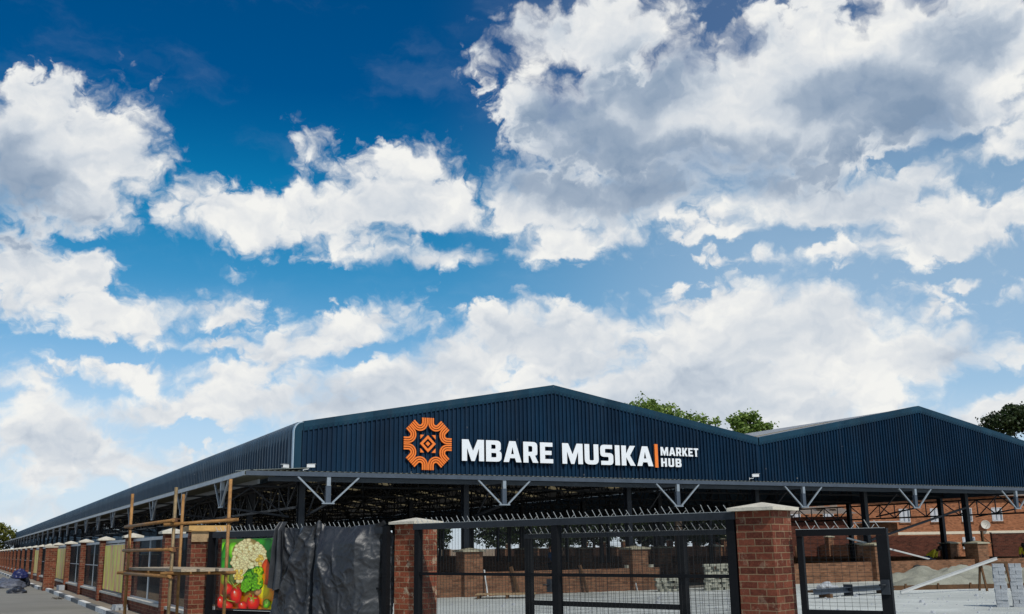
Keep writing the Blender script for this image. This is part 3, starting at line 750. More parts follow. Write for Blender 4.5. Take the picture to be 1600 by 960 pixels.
blob(480,690,40,45,(.42,.24,.12)); BRO = [(415,570,90,115),(470,480,55,50),(350,640,40,60),(490,600,38,60)]
for o in BRO: blob(*o[:2], o[2]+8, o[3]+8, (.03,.12,.012), .6)
florets(BRO, 9, 16, 190, (.12,.33,.03), .3, .5); florets([(480,470,45,38),(505,560,22,60)], 9, 15, 34, (.34,.48,.04), .2)
for x, y, rx, ry in ((170,670,54,62),(110,815,55,65),(175,852,60,45),(265,738,62,88),(340,850,50,50),(445,812,68,82)):
    blob(x, y, rx, ry, RED, .42, (.85,.22,.16)); blob(x-rx*.3, y-ry*.4, rx*.12, ry*.16, (.9,.6,.5), .9)
for a in (0, 1.2, 2.4, 3.6, 4.8): blob(440+22*math.cos(a), 765+18*math.sin(a), 26, 6, (.20,.30,.04), .6, rot=a)
for x, y, l, a in ((240,630,60,.9),(265,625,50,-.6),(140,760,60,.6),(215,800,50,.2),(180,590,50,.8)): blob(x, y, l, 5, (.28,.34,.08), .6, rot=a)
blob(585,818,38,48,LG,.4,(.5,.75,.2)); blob(590,800,14,26,(.3,.5,.1))
art.build('poster_sheet', M['print'], poster)
b = MB(); b.box(-.02, 1.95, -.0605, -.052, .60, 1.89); b.build('backing_board', M['steel_dark'], poster)

# black plastic sheet thrown over the panel
tarp = thing('plastic_sheet', 'black plastic sheet draped in folds over the spiked fence beside the poster', 'tarpaulin', P0, A1)
def top_z(s):
    pts = [(1.70,2.03),(1.95,2.08),(2.35,2.03),(2.78,2.09),(2.90,2.16),(3.0,2.07),(3.5,2.03),(3.95,2.06),(4.1,2.06),(4.40,2.12)]
    for (a, za), (c, zc) in zip(pts, pts[1:]):
        if s <= c: return za+(zc-za)*max(0, (s-a)/(c-a))
    return 2.1
rows = []
for i in range(240):
    s = 1.93 + (4.40-1.93)*i/239; row = []
    for j in range(110):
        v = j/109; z = top_z(s) + (.14+.16*nz(s, 0, 3, 1.5)+.25*max(0, s-4.0)-top_z(s))*v
        y = -.06 - .08*min(1, v*4)
        # gather at the two ties, fan-shaped folds below them
        for s0, amp, fr in ((1.80,.10,9), (2.88,.14,8)):
            dx = s-s0; spread = .10+v*1.05
            if abs(dx) < spread*1.5:
                ang = dx/spread; y -= amp*(.5+.5*math.cos(ang*fr+1.7*nz(s0, v, 0, 2)))*math.exp(-ang*ang*1.3)*min(1, .35+v*1.5)
        if 2.92 < s: # the flat face over a boxy frame, turning back at its right edge
            k = min(1, (s-2.92)/.25); y -= .16*k*min(1, v*7)
            if s > 3.92: y += .42*(s-3.92)/.4*min(1, v*7)
            y -= .022*nz(s, z, 2, 3.2)*k
        # the long trough between both halves
        y += .26*math.exp(-((s-(2.80+.10*v))/.06)**2)*min(1, v*4)
        y -= .07*nz(s*1.3, z*.7, 0, 1.9) + .030*nz(s*1.2, z*.55, 5, 5) + .007*nz(s, z, 9, 13)
        y -= .12*math.exp(-(((s-2.15)-.75*(1-v)+.3)/.10)**2)*max(0, min(1, (.85-v)*4))
        y -= .022*max(0, 1-5*abs(nz(s*1.2, z*.8, 11, 2.4)))**1.5 + .012*max(0, 1-6*abs(nz(s*1.1+z*.5, z*.9, 15, 5.5))) + .006*max(0, 1-5*abs(nz(s-z*.3, z, 19, 12)))
        sx = s + .05*nz(s, z, 3, 1.4)*v
        row.append((sx, y, z + (.02*nz(s, 0, 1, 6) if j == 0 else 0)))
    rows.append(row)
b = MB(); b.grid(rows, flip=True)
rows = []
for i in range(26):
    s = 1.60 + (2.05-1.60)*i/25; row = []
    for j in range(36):
        v = j/35; zb = 1.02 - .10*math.sin((s-1.6)/.45*3.1) + .10*((s-1.6)/.45); z = 2.16 + (zb-2.16)*v
        w = .32 + .75*v; sx = 2.02 + (s-1.80)*w*.8
        y = -.20 - .05*math.cos((s-1.6)/.45*11+v) - .03*nz(s, z, 4, 3) - .05*v
        if v < .12: y += .10*(1-v/.12)
        row.append((sx, y, z))
    rows.append(row)
f = MB(); f.grid(rows, flip=True); f.build('loose_flap', M['tarp'], tarp)
b.build('draped_sheet', M['tarp'], tarp)

# ------------------------------------------------------------------ gate piers and gates
AG = math.atan2(-6.2, 2.25)
def gate_pillar(loc, label, m):
    t = thing('brick_pillar', label, 'pillar', loc, AG, 'brick pillars of the vehicle gate')
    b = MB(); b.box(-.25,.25,-.25,.25,-.03,2.055); b.build('shaft', M[m], t)
    b = MB(); h = .335; b.cbox(-h,h,-h,h,2.056,2.095,.015); n = len(b.v); q = h-.006
    b.v += [(-q,-q,2.0955),(q,-q,2.0955),(q,q,2.0955),(-q,q,2.0955),(0,0,2.165)]
    for i in range(4): b.f.append((n+i, n+(i+1) % 4, n+4))
    b.build('cap', M['cap'], t)
gate_pillar((-2.69,-16.98,0), 'mortar-stained brick gate pillar with cream cap beside the black plastic sheet', 'brick_splash')
gate_pillar((-.54,-23.16,0), 'tall red brick pillar with cream cap between the wide gate and narrow gate', 'brick')
PG = Vector((-2.95, -17.1, 0))
g = thing('vehicle_gate', 'wide black steel mesh gate with spiked top rail between the brick pillars', 'gate', PG, AG)
b = MB(); b.box(.30,.40,-.05,.05,.05,1.955); b.build('stile', M['gate'], g)
b = MB(); b.box(6.12,6.24,-.05,.05,.05,1.955); b.build('stile', M['gate'], g)
b = MB(); b.box(3.23,3.34,-.055,.055,.05,1.954); b.build('stile', M['gate'], g)
b = MB(); b.box(.28,6.26,-.06,.06,1.956,2.05); b.build('top_rail', M['gate_top'], g)
b = MB(); b.box(.402,3.208,-.03,.03,1.235,1.28); b.box(3.372,6.118,-.03,.03,1.235,1.28); b.build('middle_rail', M['gate'], g)
b = MB(); b.box(.402,3.208,-.04,.04,.06,.16); b.box(3.372,6.118,-.04,.04,.06,.16); b.build('bottom_rail', M['gate'], g)
b = MB(); gate_mesh(b, .402, 3.208, .162, 1.233, .066, .014, .0016); gate_mesh(b, 3.372, 6.118, .162, 1.233, .066, .014, .0016)
gate_mesh(b, .402, 3.208, 1.282, 1.954, .066, .014, .0016); gate_mesh(b, 3.372, 6.118, 1.282, 1.954, .066, .014, .0016); b.build('wire_mesh', M['wire'], g)
b = MB(); spikes(b, .3, 6.2, 2.051, .12, .10, .05); b.build('spike_strip', M['spike'], g)
b = MB(); b.cbox(3.14,3.229,-.075,-.031,1.02,1.20,.008); b.tube([(3.18,-.078,1.12),(3.18,-.12,1.12),(3.13,-.13,1.12)], .011, 6); b.build('lock_box', M['gate_top'], g)
for z in (.4, 1.6):
    b = MB(); b.tube([(.285,-.03,z-.08),(.285,-.03,z+.08)], .022, 8); b.box(.20,.285,-.035,-.025,z-.03,z+.03); b.build('hinge', M['clamp'], g)
I0 = Vector((-1.66,-19.05,0)); I1 = Vector((-.36,-22.46,0)); dI = I1-I0; AI = math.atan2(dI.y, dI.x); LI = dI.length
g = thing('sliding_gate', 'lower black spiked gate leaf standing open behind the wide gate', 'gate', I0, AI)
b = MB(); b.box(-.06,.06,-.04,.04,.03,1.78); b.build('stile', M['gate'], g)
b = MB(); b.box(2.71,2.82,-.05,.05,.03,1.78); b.build('stile', M['gate'], g)
b = MB(); b.box(-.06,LI,-.045,.045,1.781,1.845); b.build('top_rail', M['gate_top'], g)
b = MB(); b.box(.062,2.698,-.03,.03,.79,.86); b.build('middle_rail', M['gate'], g)
b = MB(); b.box(.062,2.698,-.03,.03,.05,.12); b.build('bottom_rail', M['gate'], g)
b = MB(); gate_mesh(b, .062, 2.698, .862, 1.78, .10, .02, .0016); gate_mesh(b, .062, 2.698, .122, .788, .10, .02, .0016); gate_mesh(b, 2.842, LI, .1, 1.78, .10, .02, .0016); b.build('wire_mesh', M['wire'], g)
b = MB(); spikes(b, 0, LI, 1.846, .12, .10, .05); b.build('spike_strip', M['spike'], g)
S0 = Vector((-.28,-23.42,0)); S1 = Vector((.33,-24.44,0)); dS = S1-S0; AS = math.atan2(dS.y, dS.x); LS = dS.length
g = thing('pedestrian_gate', 'narrow black framed mesh gate standing right of the tall brick pillar', 'gate', S0, AS)
b = MB(); b.box(.03,.10,-.04,.04,.0,1.735); b.build('stile', M['gate'], g)
b = MB(); b.box(LS-.20,LS-.075,-.055,.055,.0,1.735); b.build('stile', M['gate'], g)
b = MB(); b.box(.03,LS-.075,-.055,.055,1.736,1.815); b.build('top_rail', M['gate'], g)
b = MB(); b.box(.102,LS-.202,-.04,.04,.80,.86); b.build('middle_rail', M['gate'], g)
b = MB(); b.box(.102,LS-.202,-.04,.04,.05,.12); b.build('bottom_rail', M['gate'], g)
b = MB(); gate_mesh(b, .102, LS-.202, .862, 1.734, .085, .042, .0015); gate_mesh(b, .102, LS-.202, .122, .798, .085, .042, .0015); b.build('wire_mesh', M['wire'], g)
b = MB(); spikes(b, .02, LS-.1, 1.816, .125, .10, .05); b.build('spike_strip', M['spike'], g)
b = MB(); b.cbox(LS-.19,LS-.09,-.085,-.056,1.05,1.22,.006); b.tube([(LS-.13,-.09,1.16),(LS-.13,-.13,1.16),(LS-.20,-.135,1.16)], .011, 6); b.build('lock_box', M['gate_top'], g)
for z in (.4, 1.55):
    b = MB(); b.tube([(.012,-.02,z-.07),(.012,-.02,z+.07)], .018, 8); b.build('hinge', M['clamp'], g)

# ------------------------------------------------------------------ scaffold
sf = thing('scaffold', 'ochre tubular scaffold tower with boards standing before the corner pier', 'scaffold', (-6.5, -16.8, 0))
def W(x, y, z): return (x+6.5, y+16.8, z)
poles = {'a': (-7.03,-15.27,2.60), 'b': (-6.80,-17.90,2.56), 'c': (-6.29,-15.67,2.58), 'd': (-6.07,-18.07,2.68)}
for k, (x, y, z) in poles.items():
    b = MB(); j = .008 if k in 'ac' else -.006
    b.tube([W(x+j, y, 0), W(x, y, z)], .0245, 10); o = b.build('upright_pole', M['scaffold_grey' if k == 'b' else 'scaffold'], sf)
    b = MB(); b.box(-.07,.07,-.07,.07,.0,.012); f = b.build('base_plate', M['clamp'], o); f.location = W(x+j, y, 0)
def ledger(p, q, z, dz=0, ext=.14, m='scaffold'):
    a = Vector(W(*poles[p][:2], z)); c = Vector(W(*poles[q][:2], z+dz)); d = (c-a).normalized()
    off = Vector((d.y, -d.x, 0))*.05
    b = MB(); b.tube([a-d*ext+off, c+d*ext+off], .0242, 10); b.build('ledger_pole', M[m], sf)
    for e in (a, c):
        b = MB(); b.cbox(e.x-.045, e.x+.045, e.y-.045, e.y+.045, e.z-.035, e.z+.035, .015); b.tube([(e.x-.06,e.y-.03,e.z+.02),(e.x+.075,e.y-.03,e.z+.02)], .012, 6)
        b.build('coupler', M['clamp'], sf)
for p, q, z, dz in (('a','b',2.07,.02),('a','b',1.69,.0),('a','b',1.33,-.01),('b','d',2.04,.05),('b','d',1.36,0),('a','c',1.34,0),('b','d',.55,0)):
    ledger(p, q, z, dz)
for i, (o, w) in enumerate(((.10,.21),(.34,.21),(.58,.2))):
    b = MB(); ax, ay = -7.0+o, -14.9-o*.4; bx, by = -6.75+o, -18.35-o*.25
    b.bar(W(ax, ay, 1.40), W(bx, by, 1.405), w, .038); b.build('scaffold_board', M['plank_grey'], sf)
# pavers left by the kerb
random.seed(5)
pv = MB(); pv.cbox(-.10,.10,-.05,.05,0,.07,.006); pvm = pv.mesh('paver'); pvm.materials.append(M['paver'])
pvp = pv.mesh('paver_pale'); pvp.materials.append(M['paver_pale'])
def paver(loc, rz, label, group, me=pvm, tilt=0, name='paver'):
    o = bpy.data.objects.new(name, me); COL.objects.link(o); o.location = loc; o.rotation_euler = (tilt, tilt*.6, rz)
    return setp(o, label, 'paver', group)
for i in range(9):
    paver((-5.33+.13*(i % 3)-.1+random.uniform(-.02,.02), -1.9+.24*(i//3 % 3)+random.uniform(-.03,.03), .091+.0*(i)), R(90)+random.uniform(-.25,.25), 'loose grey paver on the pavement at the foot of the street fence', 'loose pavers by the street fence')
for i in range(5):
    paver((-5.4+.12*(i % 3), -1.75+.25*(i//3), .163), R(90)+random.uniform(-.3,.3), 'loose grey paver on the pavement at the foot of the street fence', 'loose pavers by the street fence')
for k, (cx, cy, nc, lab) in enumerate(((14.12,-15.35,12,'grey paver in the left of the two tall paver stacks at the right edge'), (14.47,-15.57,12,'grey paver in the right of the two tall paver stacks at the right edge'))):
    rot = AS + .12
    for c in range(nc):
        a = rot + (math.pi/2 if c % 2 else 0) + random.uniform(-.05,.05)
        for s in (-1, 1):
            d = .073*s; jx, jy = random.uniform(-.012,.012), random.uniform(-.012,.012)
            o = paver((cx + d*-math.sin(a)*1.0+jx, cy + d*math.cos(a)+jy, .006+c*.089), a, lab, 'pavers in the left stack' if k == 0 else 'pavers in the right stack')
            o.scale = (1.45, 1.40, 1.24)
lab = 'pale loose paver in the rough pile under the canopy left of the tall pillar'
for c in range(10):
    for i in range(9):
        t = i/8; x = 15.05+1.75*t+random.uniform(-.05,.05); y = -2.35+.62*0-1.0*t*.0+random.uniform(-.10,.10)+.5*t
        if random.random() < .12*(c > 6): continue
        o = paver((x, y, .008+c*.095), random.uniform(-.35,.35), lab, 'pale pavers in the rough pile', pvp, random.uniform(-.04,.04)); o.scale = (1.1,1.5,1.3)
for c in range(5):
    for i in range(4):
        o = paver((13.35+.2*i+random.uniform(-.04,.04)-.02*c, -1.75-.1*i+random.uniform(-.1,.1), .008+c*.095), random.uniform(-.5,.5), 'pale loose paver in the small heap before the end of the front wall', 'pale pavers in the small heap', pvp, random.uniform(-.05,.05)); o.scale = (1.1,1.4,1.3)
for x, y, z in ((13.15,.0,.88),(14.2,.0,.88)):
    o = paver((x, y, z-.055), .3, 'pale paver left lying on top of the front brick wall', 'pavers on the wall top', pvp); o.scale = (1.2,1.4,1.6)
# ------------------------------------------------------------------ yard clutter
random.seed(21)
b = MB(); rows = []; NX, NY = 90, 46
def sand_h(u, v):
    e = max(0, 1 - (abs(u)**2.6 + abs(v)**2.2)); h = .80*e**.5
    return h*(.72 + .5*nz(u*3, v*2, 1, 1)) + .14*nz(u*7, v*4, 2, 1)*min(1, e*4) + (.07)*nz(u*22, v*14, 3, 1)*min(1, e*4)
for i in range(NX+1):
    u = -1 + 2*i/NX; rows.append([(u*4.4, (-1+2*j/NY)*1.7, max(-.02, sand_h(u, -1+2*j/NY)) - .01) for j in range(NY+1)])
b.grid(rows, flip=True); o = b.build('sand_heap', M['sand'], label='long pale heap of building sand in front of the low wall', cat='sand heap')
o.location = (26.4, -5.8, 0); o.rotation_euler = (0, 0, R(-27))
t = thing('steel_beam', 'long pale steel beam propped up at a slant across the sand heap', 'beam', (17.5, -9.1, 0))
a = Vector((0,0,.07)); c = Vector((4.25,-.45,1.06)); d = (c-a).normalized(); r = d.cross(Vector((0,0,1))).normalized(); u = r.cross(d)
b = MB(); b.bar(a+u*.040, c+u*.040, .08, .010, u); b.bar(a-u*.040, c-u*.040, .08, .010, u); b.build('flange', M['beam_white'], t)
b = MB(); b.bar(a, c, .045, .068, u); b.build('web', M['beam_white'], t)
t = thing('sawhorse', 'brown timber sawhorse holding up the raised end of the pale beam', 'trestle', (21.55, -9.52, 0), R(-27))
b = MB(); b.box(-.5,.5,-.05,.05,.86,.95); b.build('top_bar', M['timber_dark'], t)
for sx in (-.42,.42):
    for sy in (-.28,.28):
        b = MB(); b.bar((sx,sy,0), (sx,sy*.12,.88), .06, .06); b.build('leg', M['timber_dark'], t)
t = thing('timber_edging', 'dark timber board lying along the front foot of the sand heap', 'board', (19.6, -6.9, 0), R(-22))
b = MB(); b.box(0,6.6,-.06,.06,.004,.16); b.build('board', M['timber_dark'], t)
b = MB(); [b.box(.4+1.2*i,.47+1.2*i,-.10,-.062,.004,.22) for i in range(5)]; b.build('peg', M['timber_dark'], t)
t = thing('steel_column', 'dark steel column section lying on the pale yard behind the narrow gate', 'steel section', (13.7, -9.15, 0), R(14))
b = MB(); b.box(0,4.8,-.10,.10,.12,.135); b.box(0,4.8,-.10,.10,.265,.28); b.box(0,4.8,-.007,.007,.136,.264); b.build('section', M['steel_grey'], t)
b = MB(); b.box(2.0,2.02,-.16,.16,.01,.36); b.build('end_plate', M['steel_dark'], t)
b = MB(); b.box(.6,.75,-.2,.2,.005,.118); b.box(4.1,4.25,-.2,.2,.005,.118); b.build('packing_block', M['timber_dark'], t)
t = thing('concrete_lump', 'broken grey concrete lump resting on timber behind the narrow gate', 'rubble', (17.2, -6.2, .1), R(10))
for x, y, sx, sz, a in ((-.45,0,.22,.16,.3),(-.05,.05,.30,.20,-.5),(.38,-.05,.36,.13,.2),(.2,.1,.2,.24,1.1)):
    bm = bmesh.new(); bmesh.ops.create_icosphere(bm, subdivisions=2, radius=1)
    for v in bm.verts:
        q = 1 + .35*nz(v.co.x*1.3+x*7, v.co.y*1.3, v.co.z*1.3, 1); v.co = Vector((v.co.x*sx*q, v.co.y*.22*q, max(-.6, min(.75, v.co.z))*sz*q*1.2))
    me = bpy.data.meshes.new('lump'); bm.to_mesh(me); bm.free(); me.materials.append(M['paver'])
    o = bpy.data.objects.new('lump', me); COL.objects.link(o); o.parent = t; o.scale = (.75,.75,.7); o.location = (x*.8, y, sz*.5-.03); o.rotation_euler = (.2*a, .3*a, a)
b = MB(); b.box(-.8,.5,-.3,.3,-.09,-.02); b.build('board', M['timber_dark'], t)
t = thing('timber_pallet', 'low timber pallet on the yard floor in front of the low wall', 'pallet', (6.9, -1.9, 0), R(-30))
for i in range(7):
    b = MB(); b.box(-1.0,1.0,-.55+i*.16,-.43+i*.16,.13,.155); b.build('deck_board', M['plank'], t)
for x in (-.95, 0, .87):
    b = MB(); b.box(x,x+.09,-.55,.53,.01,.128); b.build('bearer', M['timber_dark'], t)
t = thing('cement_lump', 'small grey heap of spilt mix against the low front wall', 'heap', (3.6, -.75, 0))
b = MB(); rows = [[(.42*q/8*math.cos(p*math.pi/9), .35*q/8*math.sin(p*math.pi/9), .26*(1-q/8)**.8*(1+.4*nz(q, p % 18, 0, .7))) for p in range(19)] for q in range(9)]
b.grid(rows); b.build('mix', M['paver'], t)
def leaning_pole(x, dx, m, w, lab, h=.98):
    t = thing('leaning_pole', lab, 'pole', (x, -.42, 0))
    b = MB(); b.bar((0,0,.01), (dx,.27,h), w, w*.8); b.build('pole', M[m], t)
leaning_pole(4.85, 0, 'beam_white', .04, 'thin pale pole leaning on the front wall, first from the stained pillar', .86)
leaning_pole(6.95, 0, 'beam_white', .05, 'thin pale pole leaning on the front wall beside the capped pier', .9)
leaning_pole(13.25, -.02, 'beam_white', .045, 'thin pale pole leaning on the front wall near the paver heap', .95)
leaning_pole(8.2, -.18, 'timber_dark', .11, 'dark plank leaning on the front wall behind the pallet')
leaning_pole(11.05, -.14, 'timber_dark', .10, 'dark plank leaning on the front wall nearer the gate centre post')
t = thing('old_tyre', 'black tyre standing against the low wall left of the sand heap', 'tyre', (28.6, -.30, .33))
b = MB(); rows = []
for i in range(25):
    a = 2*math.pi*i/24; rows.append([((.25+.085*math.cos(q*math.pi/5))*math.cos(a), .10*math.sin(q*math.pi/5)+.04, (.25+.085*math.cos(q*math.pi/5))*math.sin(a)) for q in range(11)])
b.grid(rows); b.build('tread', M['tyre'], t)
t = thing('steel_prop', 'pale steel prop slanting down onto the low wall behind the narrow gate', 'prop', (26.6, .3, 0))
b = MB(); b.bar((-1.6,0,1.85), (3.6,.1,.86), .07, .07); b.build('prop_tube', M['beam_white'], t)
b = MB(); b.box(3.5,3.8,-.1,.25,.83,.86); b.build('foot_plate', M['steel_dark'], t)

# loose grit and small stones over the screed
g = MB(); random.seed(77)
for i in range(900):
    x = random.uniform(1, 30); y = -random.random()**.7*19 - .6; s = random.uniform(.012,.05)*(1 if i % 9 else 2); n = len(g.v); z = .004
    pts = [(s*random.uniform(.7,1.2)*math.cos(k*1.2566+.3), s*random.uniform(.7,1.2)*math.sin(k*1.2566+.3)) for k in range(5)]
    g.v += [(x+px, y+py, z) for px, py in pts] + [(x+px*.5, y+py*.5, z+s*.7) for px, py in pts]
    g.f.append(tuple(n+5+k for k in range(5)))
    for k in range(5): g.f.append((n+k, n+(k+1) % 5, n+5+(k+1) % 5, n+5+k))
g.build('gravel', M['paver'], label='loose grit and small stones scattered over the pale yard', cat='gravel', kind='stuff')
# street litter
def bundle(name, loc, sx, sy, sz, m, label, cat, seed, rz=0):
    b = MB(); rows = []
    for i in range(25):
        th = math.pi*.5*i/24; row = []
        for p in range(41):
            a = 2*math.pi*(p % 40)/40; k = 1 + .28*nz(math.cos(a)*1.7+seed, math.sin(a)*1.7, th*1.5, 1) + .12*nz(math.cos(a)*5+seed, math.sin(a)*5, th*5, 1)
            row.append((math.cos(a)*math.sin(th)*sx*k, math.sin(a)*math.sin(th)*sy*k, max(0, math.cos(th)*sz*k)))
        rows.append(row)
    b.grid(rows, flip=False); o = b.build(name, M[m], label=label, cat=cat); o.location = loc; o.rotation_euler = (0,0,rz); return o
bundle('plastic_bundle', (-7.05,26.6,0), .85, 1.2, .45, 'grey_wrap', 'grey striped plastic bundle dumped on the street, widest of the pile', 'bundle', 3)
bundle('plastic_bundle', (-6.45,28.6,0), .5, .8, .78, 'black_plastic', 'tall dark plastic bundle at the back of the street pile', 'bundle', 8)
bundle('plastic_bundle', (-6.45,27.8,.45), .40, .5, .42, 'navy_plastic', 'deep blue plastic wrap on top of the street pile', 'bundle', 13)
bundle('plastic_bundle', (-7.9,26.8,0), .6, .9, .5, 'black_plastic', 'dark plastic bundle at the far left edge of the street pile', 'bundle', 17)
bundle('rubbish_bag', (-7.05,17.9,0), .42, .5, .26, 'black_plastic', 'small flat black bag lying alone on the street', 'bag', 23)
t = thing('dry_branch', 'dry twigs lying on the street beside the kerb', 'twigs', (-5.98, 9.6, 0))
b = MB()
for i in range(9):
    a = random.uniform(0, 6.28); l = random.uniform(.2,.5); b.tube([(random.uniform(-.1,.1), random.uniform(-.2,.2), .015), (l*.5*math.cos(a), l*.5*math.sin(a)*1.5, .06), (l*math.cos(a)*.6, l*math.sin(a)*1.6, random.uniform(.02,.14))], [.012,.009,.004], 5)
b.build('twig', M['stick'], t)
t = thing('rubble_block', 'grey concrete block on the pavement beside the wide street pier', 'block', (-5.33, 17.2, .091), R(8))
b = MB(); b.cbox(-.12,.12,-.25,.25,0,.22,.02); b.build('block', M['paver'], t)

# ------------------------------------------------------------------ brick flats and small buildings beyond
fl = thing('brick_flats', 'two-storey orange brick flats seen through the right end of the hall', 'building', (62.0, 53.25, 0), R(-28.2))
b = MB(); b.box(0,40,0,9,-.03,6.3); b.build('wall', M['brick_flats'], fl)
b = MB(); b.box(-.03,40.03,-.03,-.002,2.38,2.66); b.build('floor_band', M['band'], fl)
b = MB(); b.quad((-.5,-.6,6.25),(40.5,-.6,6.25),(40.5,4.5,8.2),(-.5,4.5,8.2)); b.quad((-.5,9.6,6.25),(-.5,4.5,8.2),(40.5,4.5,8.2),(40.5,9.6,6.25)); b.build('roof', M['sheet_dull'], fl)
def flat_window(x, w=1.0, z0=3.72, z1=5.0):
    b = MB(); b.box(x,x+w,-.012,-.004,z0,z1); o = b.build('window', M['glass'], fl)
    b = MB(); f = .06; b.box(x-f,x,-.05,-.003,z0-f,z1+f); b.box(x+w,x+w+f,-.05,-.003,z0-f,z1+f); b.box(x,x+w,-.05,-.003,z1,z1+f); b.box(x,x+w,-.05,-.003,z0-f,z0)
    for k in (.33,.66): b.box(x+w*k-.02,x+w*k+.02,-.04,-.013,z0,z1)
    b.build('window_frame', M['frame_white'], o)
    b = MB(); b.box(x+.05,x+w*.36,-.018,-.0125,z0+.05,z1-.03); b.box(x+w*.5,x+w*.8,-.018,-.0125,z0+.03,z1-.03); b.build('curtain', M['curtain'], o)
    b = MB(); b.box(x-.15,x+w+.15,-.12,-.002,z0-.2,z0-.075); b.build('sill', M['brick_hall'], o)
for x in (3.5, 7.0, 10.5, 18.6, 21.9, 25.2, 28.4, 32.0, 35.3): flat_window(x)
for x in (18.6, 25.0, 30.0): flat_window(x, 1.2, .9, 2.0)
dn = thing('satellite_dish', 'round dusty satellite dish fixed on the brick flats below a window', 'dish', (86.0, 40.0, 3.3), R(-28.2))
b = MB(); b.lathe([(0,-.09),(.2,-.07),(.36,-.02),(.45,.04),(.47,.05),(.45,.03),(.36,-.035),(.2,-.085),(0,-.10)], 24); o = b.build('reflector', M['dish'], dn); o.rotation_euler = (R(78), 0, R(-10))
b = MB(); b.tube([(0,.08,0),(0,.45,-.1)], .03, 8); b.tube([(0,-.02,-.35),(0,-.5,-.02)], .015, 6); b.build('mount_arm', M['steel_dark'], dn)
ob = thing('outbuilding', 'brick outbuilding with corrugated eave and two roof vents behind the hall', 'building', (50.1, 31.3, 0), R(-28))
b = MB(); b.box(0,5.4,0,4,-.03,3.75); b.build('wall', M['brick_shaded'], ob)
b = MB(); rp = ripple(6.0, .2); b.grid([[(x-.2,-.8,3.95+z) for x, z in rp], [(x-.2,4.2,4.7+z) for x, z in rp]], smooth=False); b.build('roof', M['sheet_dull'], ob)
b = MB(); [b.box(.5+1.2*i,.62+1.2*i,-.75,0,3.78,3.9) for i in range(5)]; b.build('rafter', M['timber_dark'], ob)
for x in (3.3, 4.4):
    b = MB(); b.bar((x,1.2,4.35), (x+.25,1.5,4.95), .55, .22); b.build('roof_vent', M['sheet_dull'], ob)
sh = thing('brick_shed', 'small brick shed with a pale sheet roof behind the narrow gate', 'shed', (48.2, 20.95, 0), R(-28))
b = MB(); b.box(.3,2.3,0,3,-.03,3.0); b.build('wall', M['brick_hall'], sh)
b = MB(); b.box(0,2.6,-.6,3.3,3.05,3.12); b.build('roof', M['beam_white'], sh)
brick_wall('red brick yard wall behind the slanting prop', (44.6,17.2,0), R(-28), 5.0, 2.05, (), m='brick_shaded', coping=None)
brick_wall('red brick wall with cream coping at the right edge beyond the sand', (43.2,6.9,0), R(-28), 6, 2.06, (), m='brick_shaded', coping='cap')
t = thing('gate_post', 'brown steel gate post beside the red brick wall at right', 'post', (42.7, 7.1, 0))
b = MB(); b.box(-.06,.06,-.06,.06,0,2.2); b.build('post', M['timber_dark'], t)
b = MB(); b.bar((0,0,1.9), (.5,-.27,1.4), .04, .04); b.build('hinge_stay', M['timber_dark'], t)

# ------------------------------------------------------------------ people
def skinned(name, chain, radii, m, parent, sub=1):
    """continuous body from joints: chain = {name: (pos, parent)}"""
    keys = list(chain); idx = {k: i for i, k in enumerate(keys)}
    me = bpy.data.meshes.new(name); me.from_pydata([chain[k][0] for k in keys], [(idx[chain[k][1]], idx[k]) for k in keys if chain[k][1]], [])
    o = bpy.data.objects.new(name, me); COL.objects.link(o)
    o.modifiers.new('skin', 'SKIN'); ms = o.modifiers.new('sub', 'SUBSURF'); ms.levels = ms.render_levels = sub
    if not me.skin_vertices: me.attributes
    for i, k in enumerate(keys):
        rv = radii[k]; rv = rv if isinstance(rv, tuple) else (rv, rv); me.skin_vertices[0].data[i].radius = rv
        me.skin_vertices[0].data[i].use_root = (i == 0)
    bpy.context.view_layer.update()
    m2 = bpy.data.meshes.new_from_object(o.evaluated_get(bpy.context.evaluated_depsgraph_get())); m2.name = name; m2.materials.clear(); m2.materials.append(m)
    for p in m2.polygons: p.use_smooth = True
    bpy.data.objects.remove(o); o = bpy.data.objects.new(name, m2); COL.objects.link(o); o.parent = parent; return o
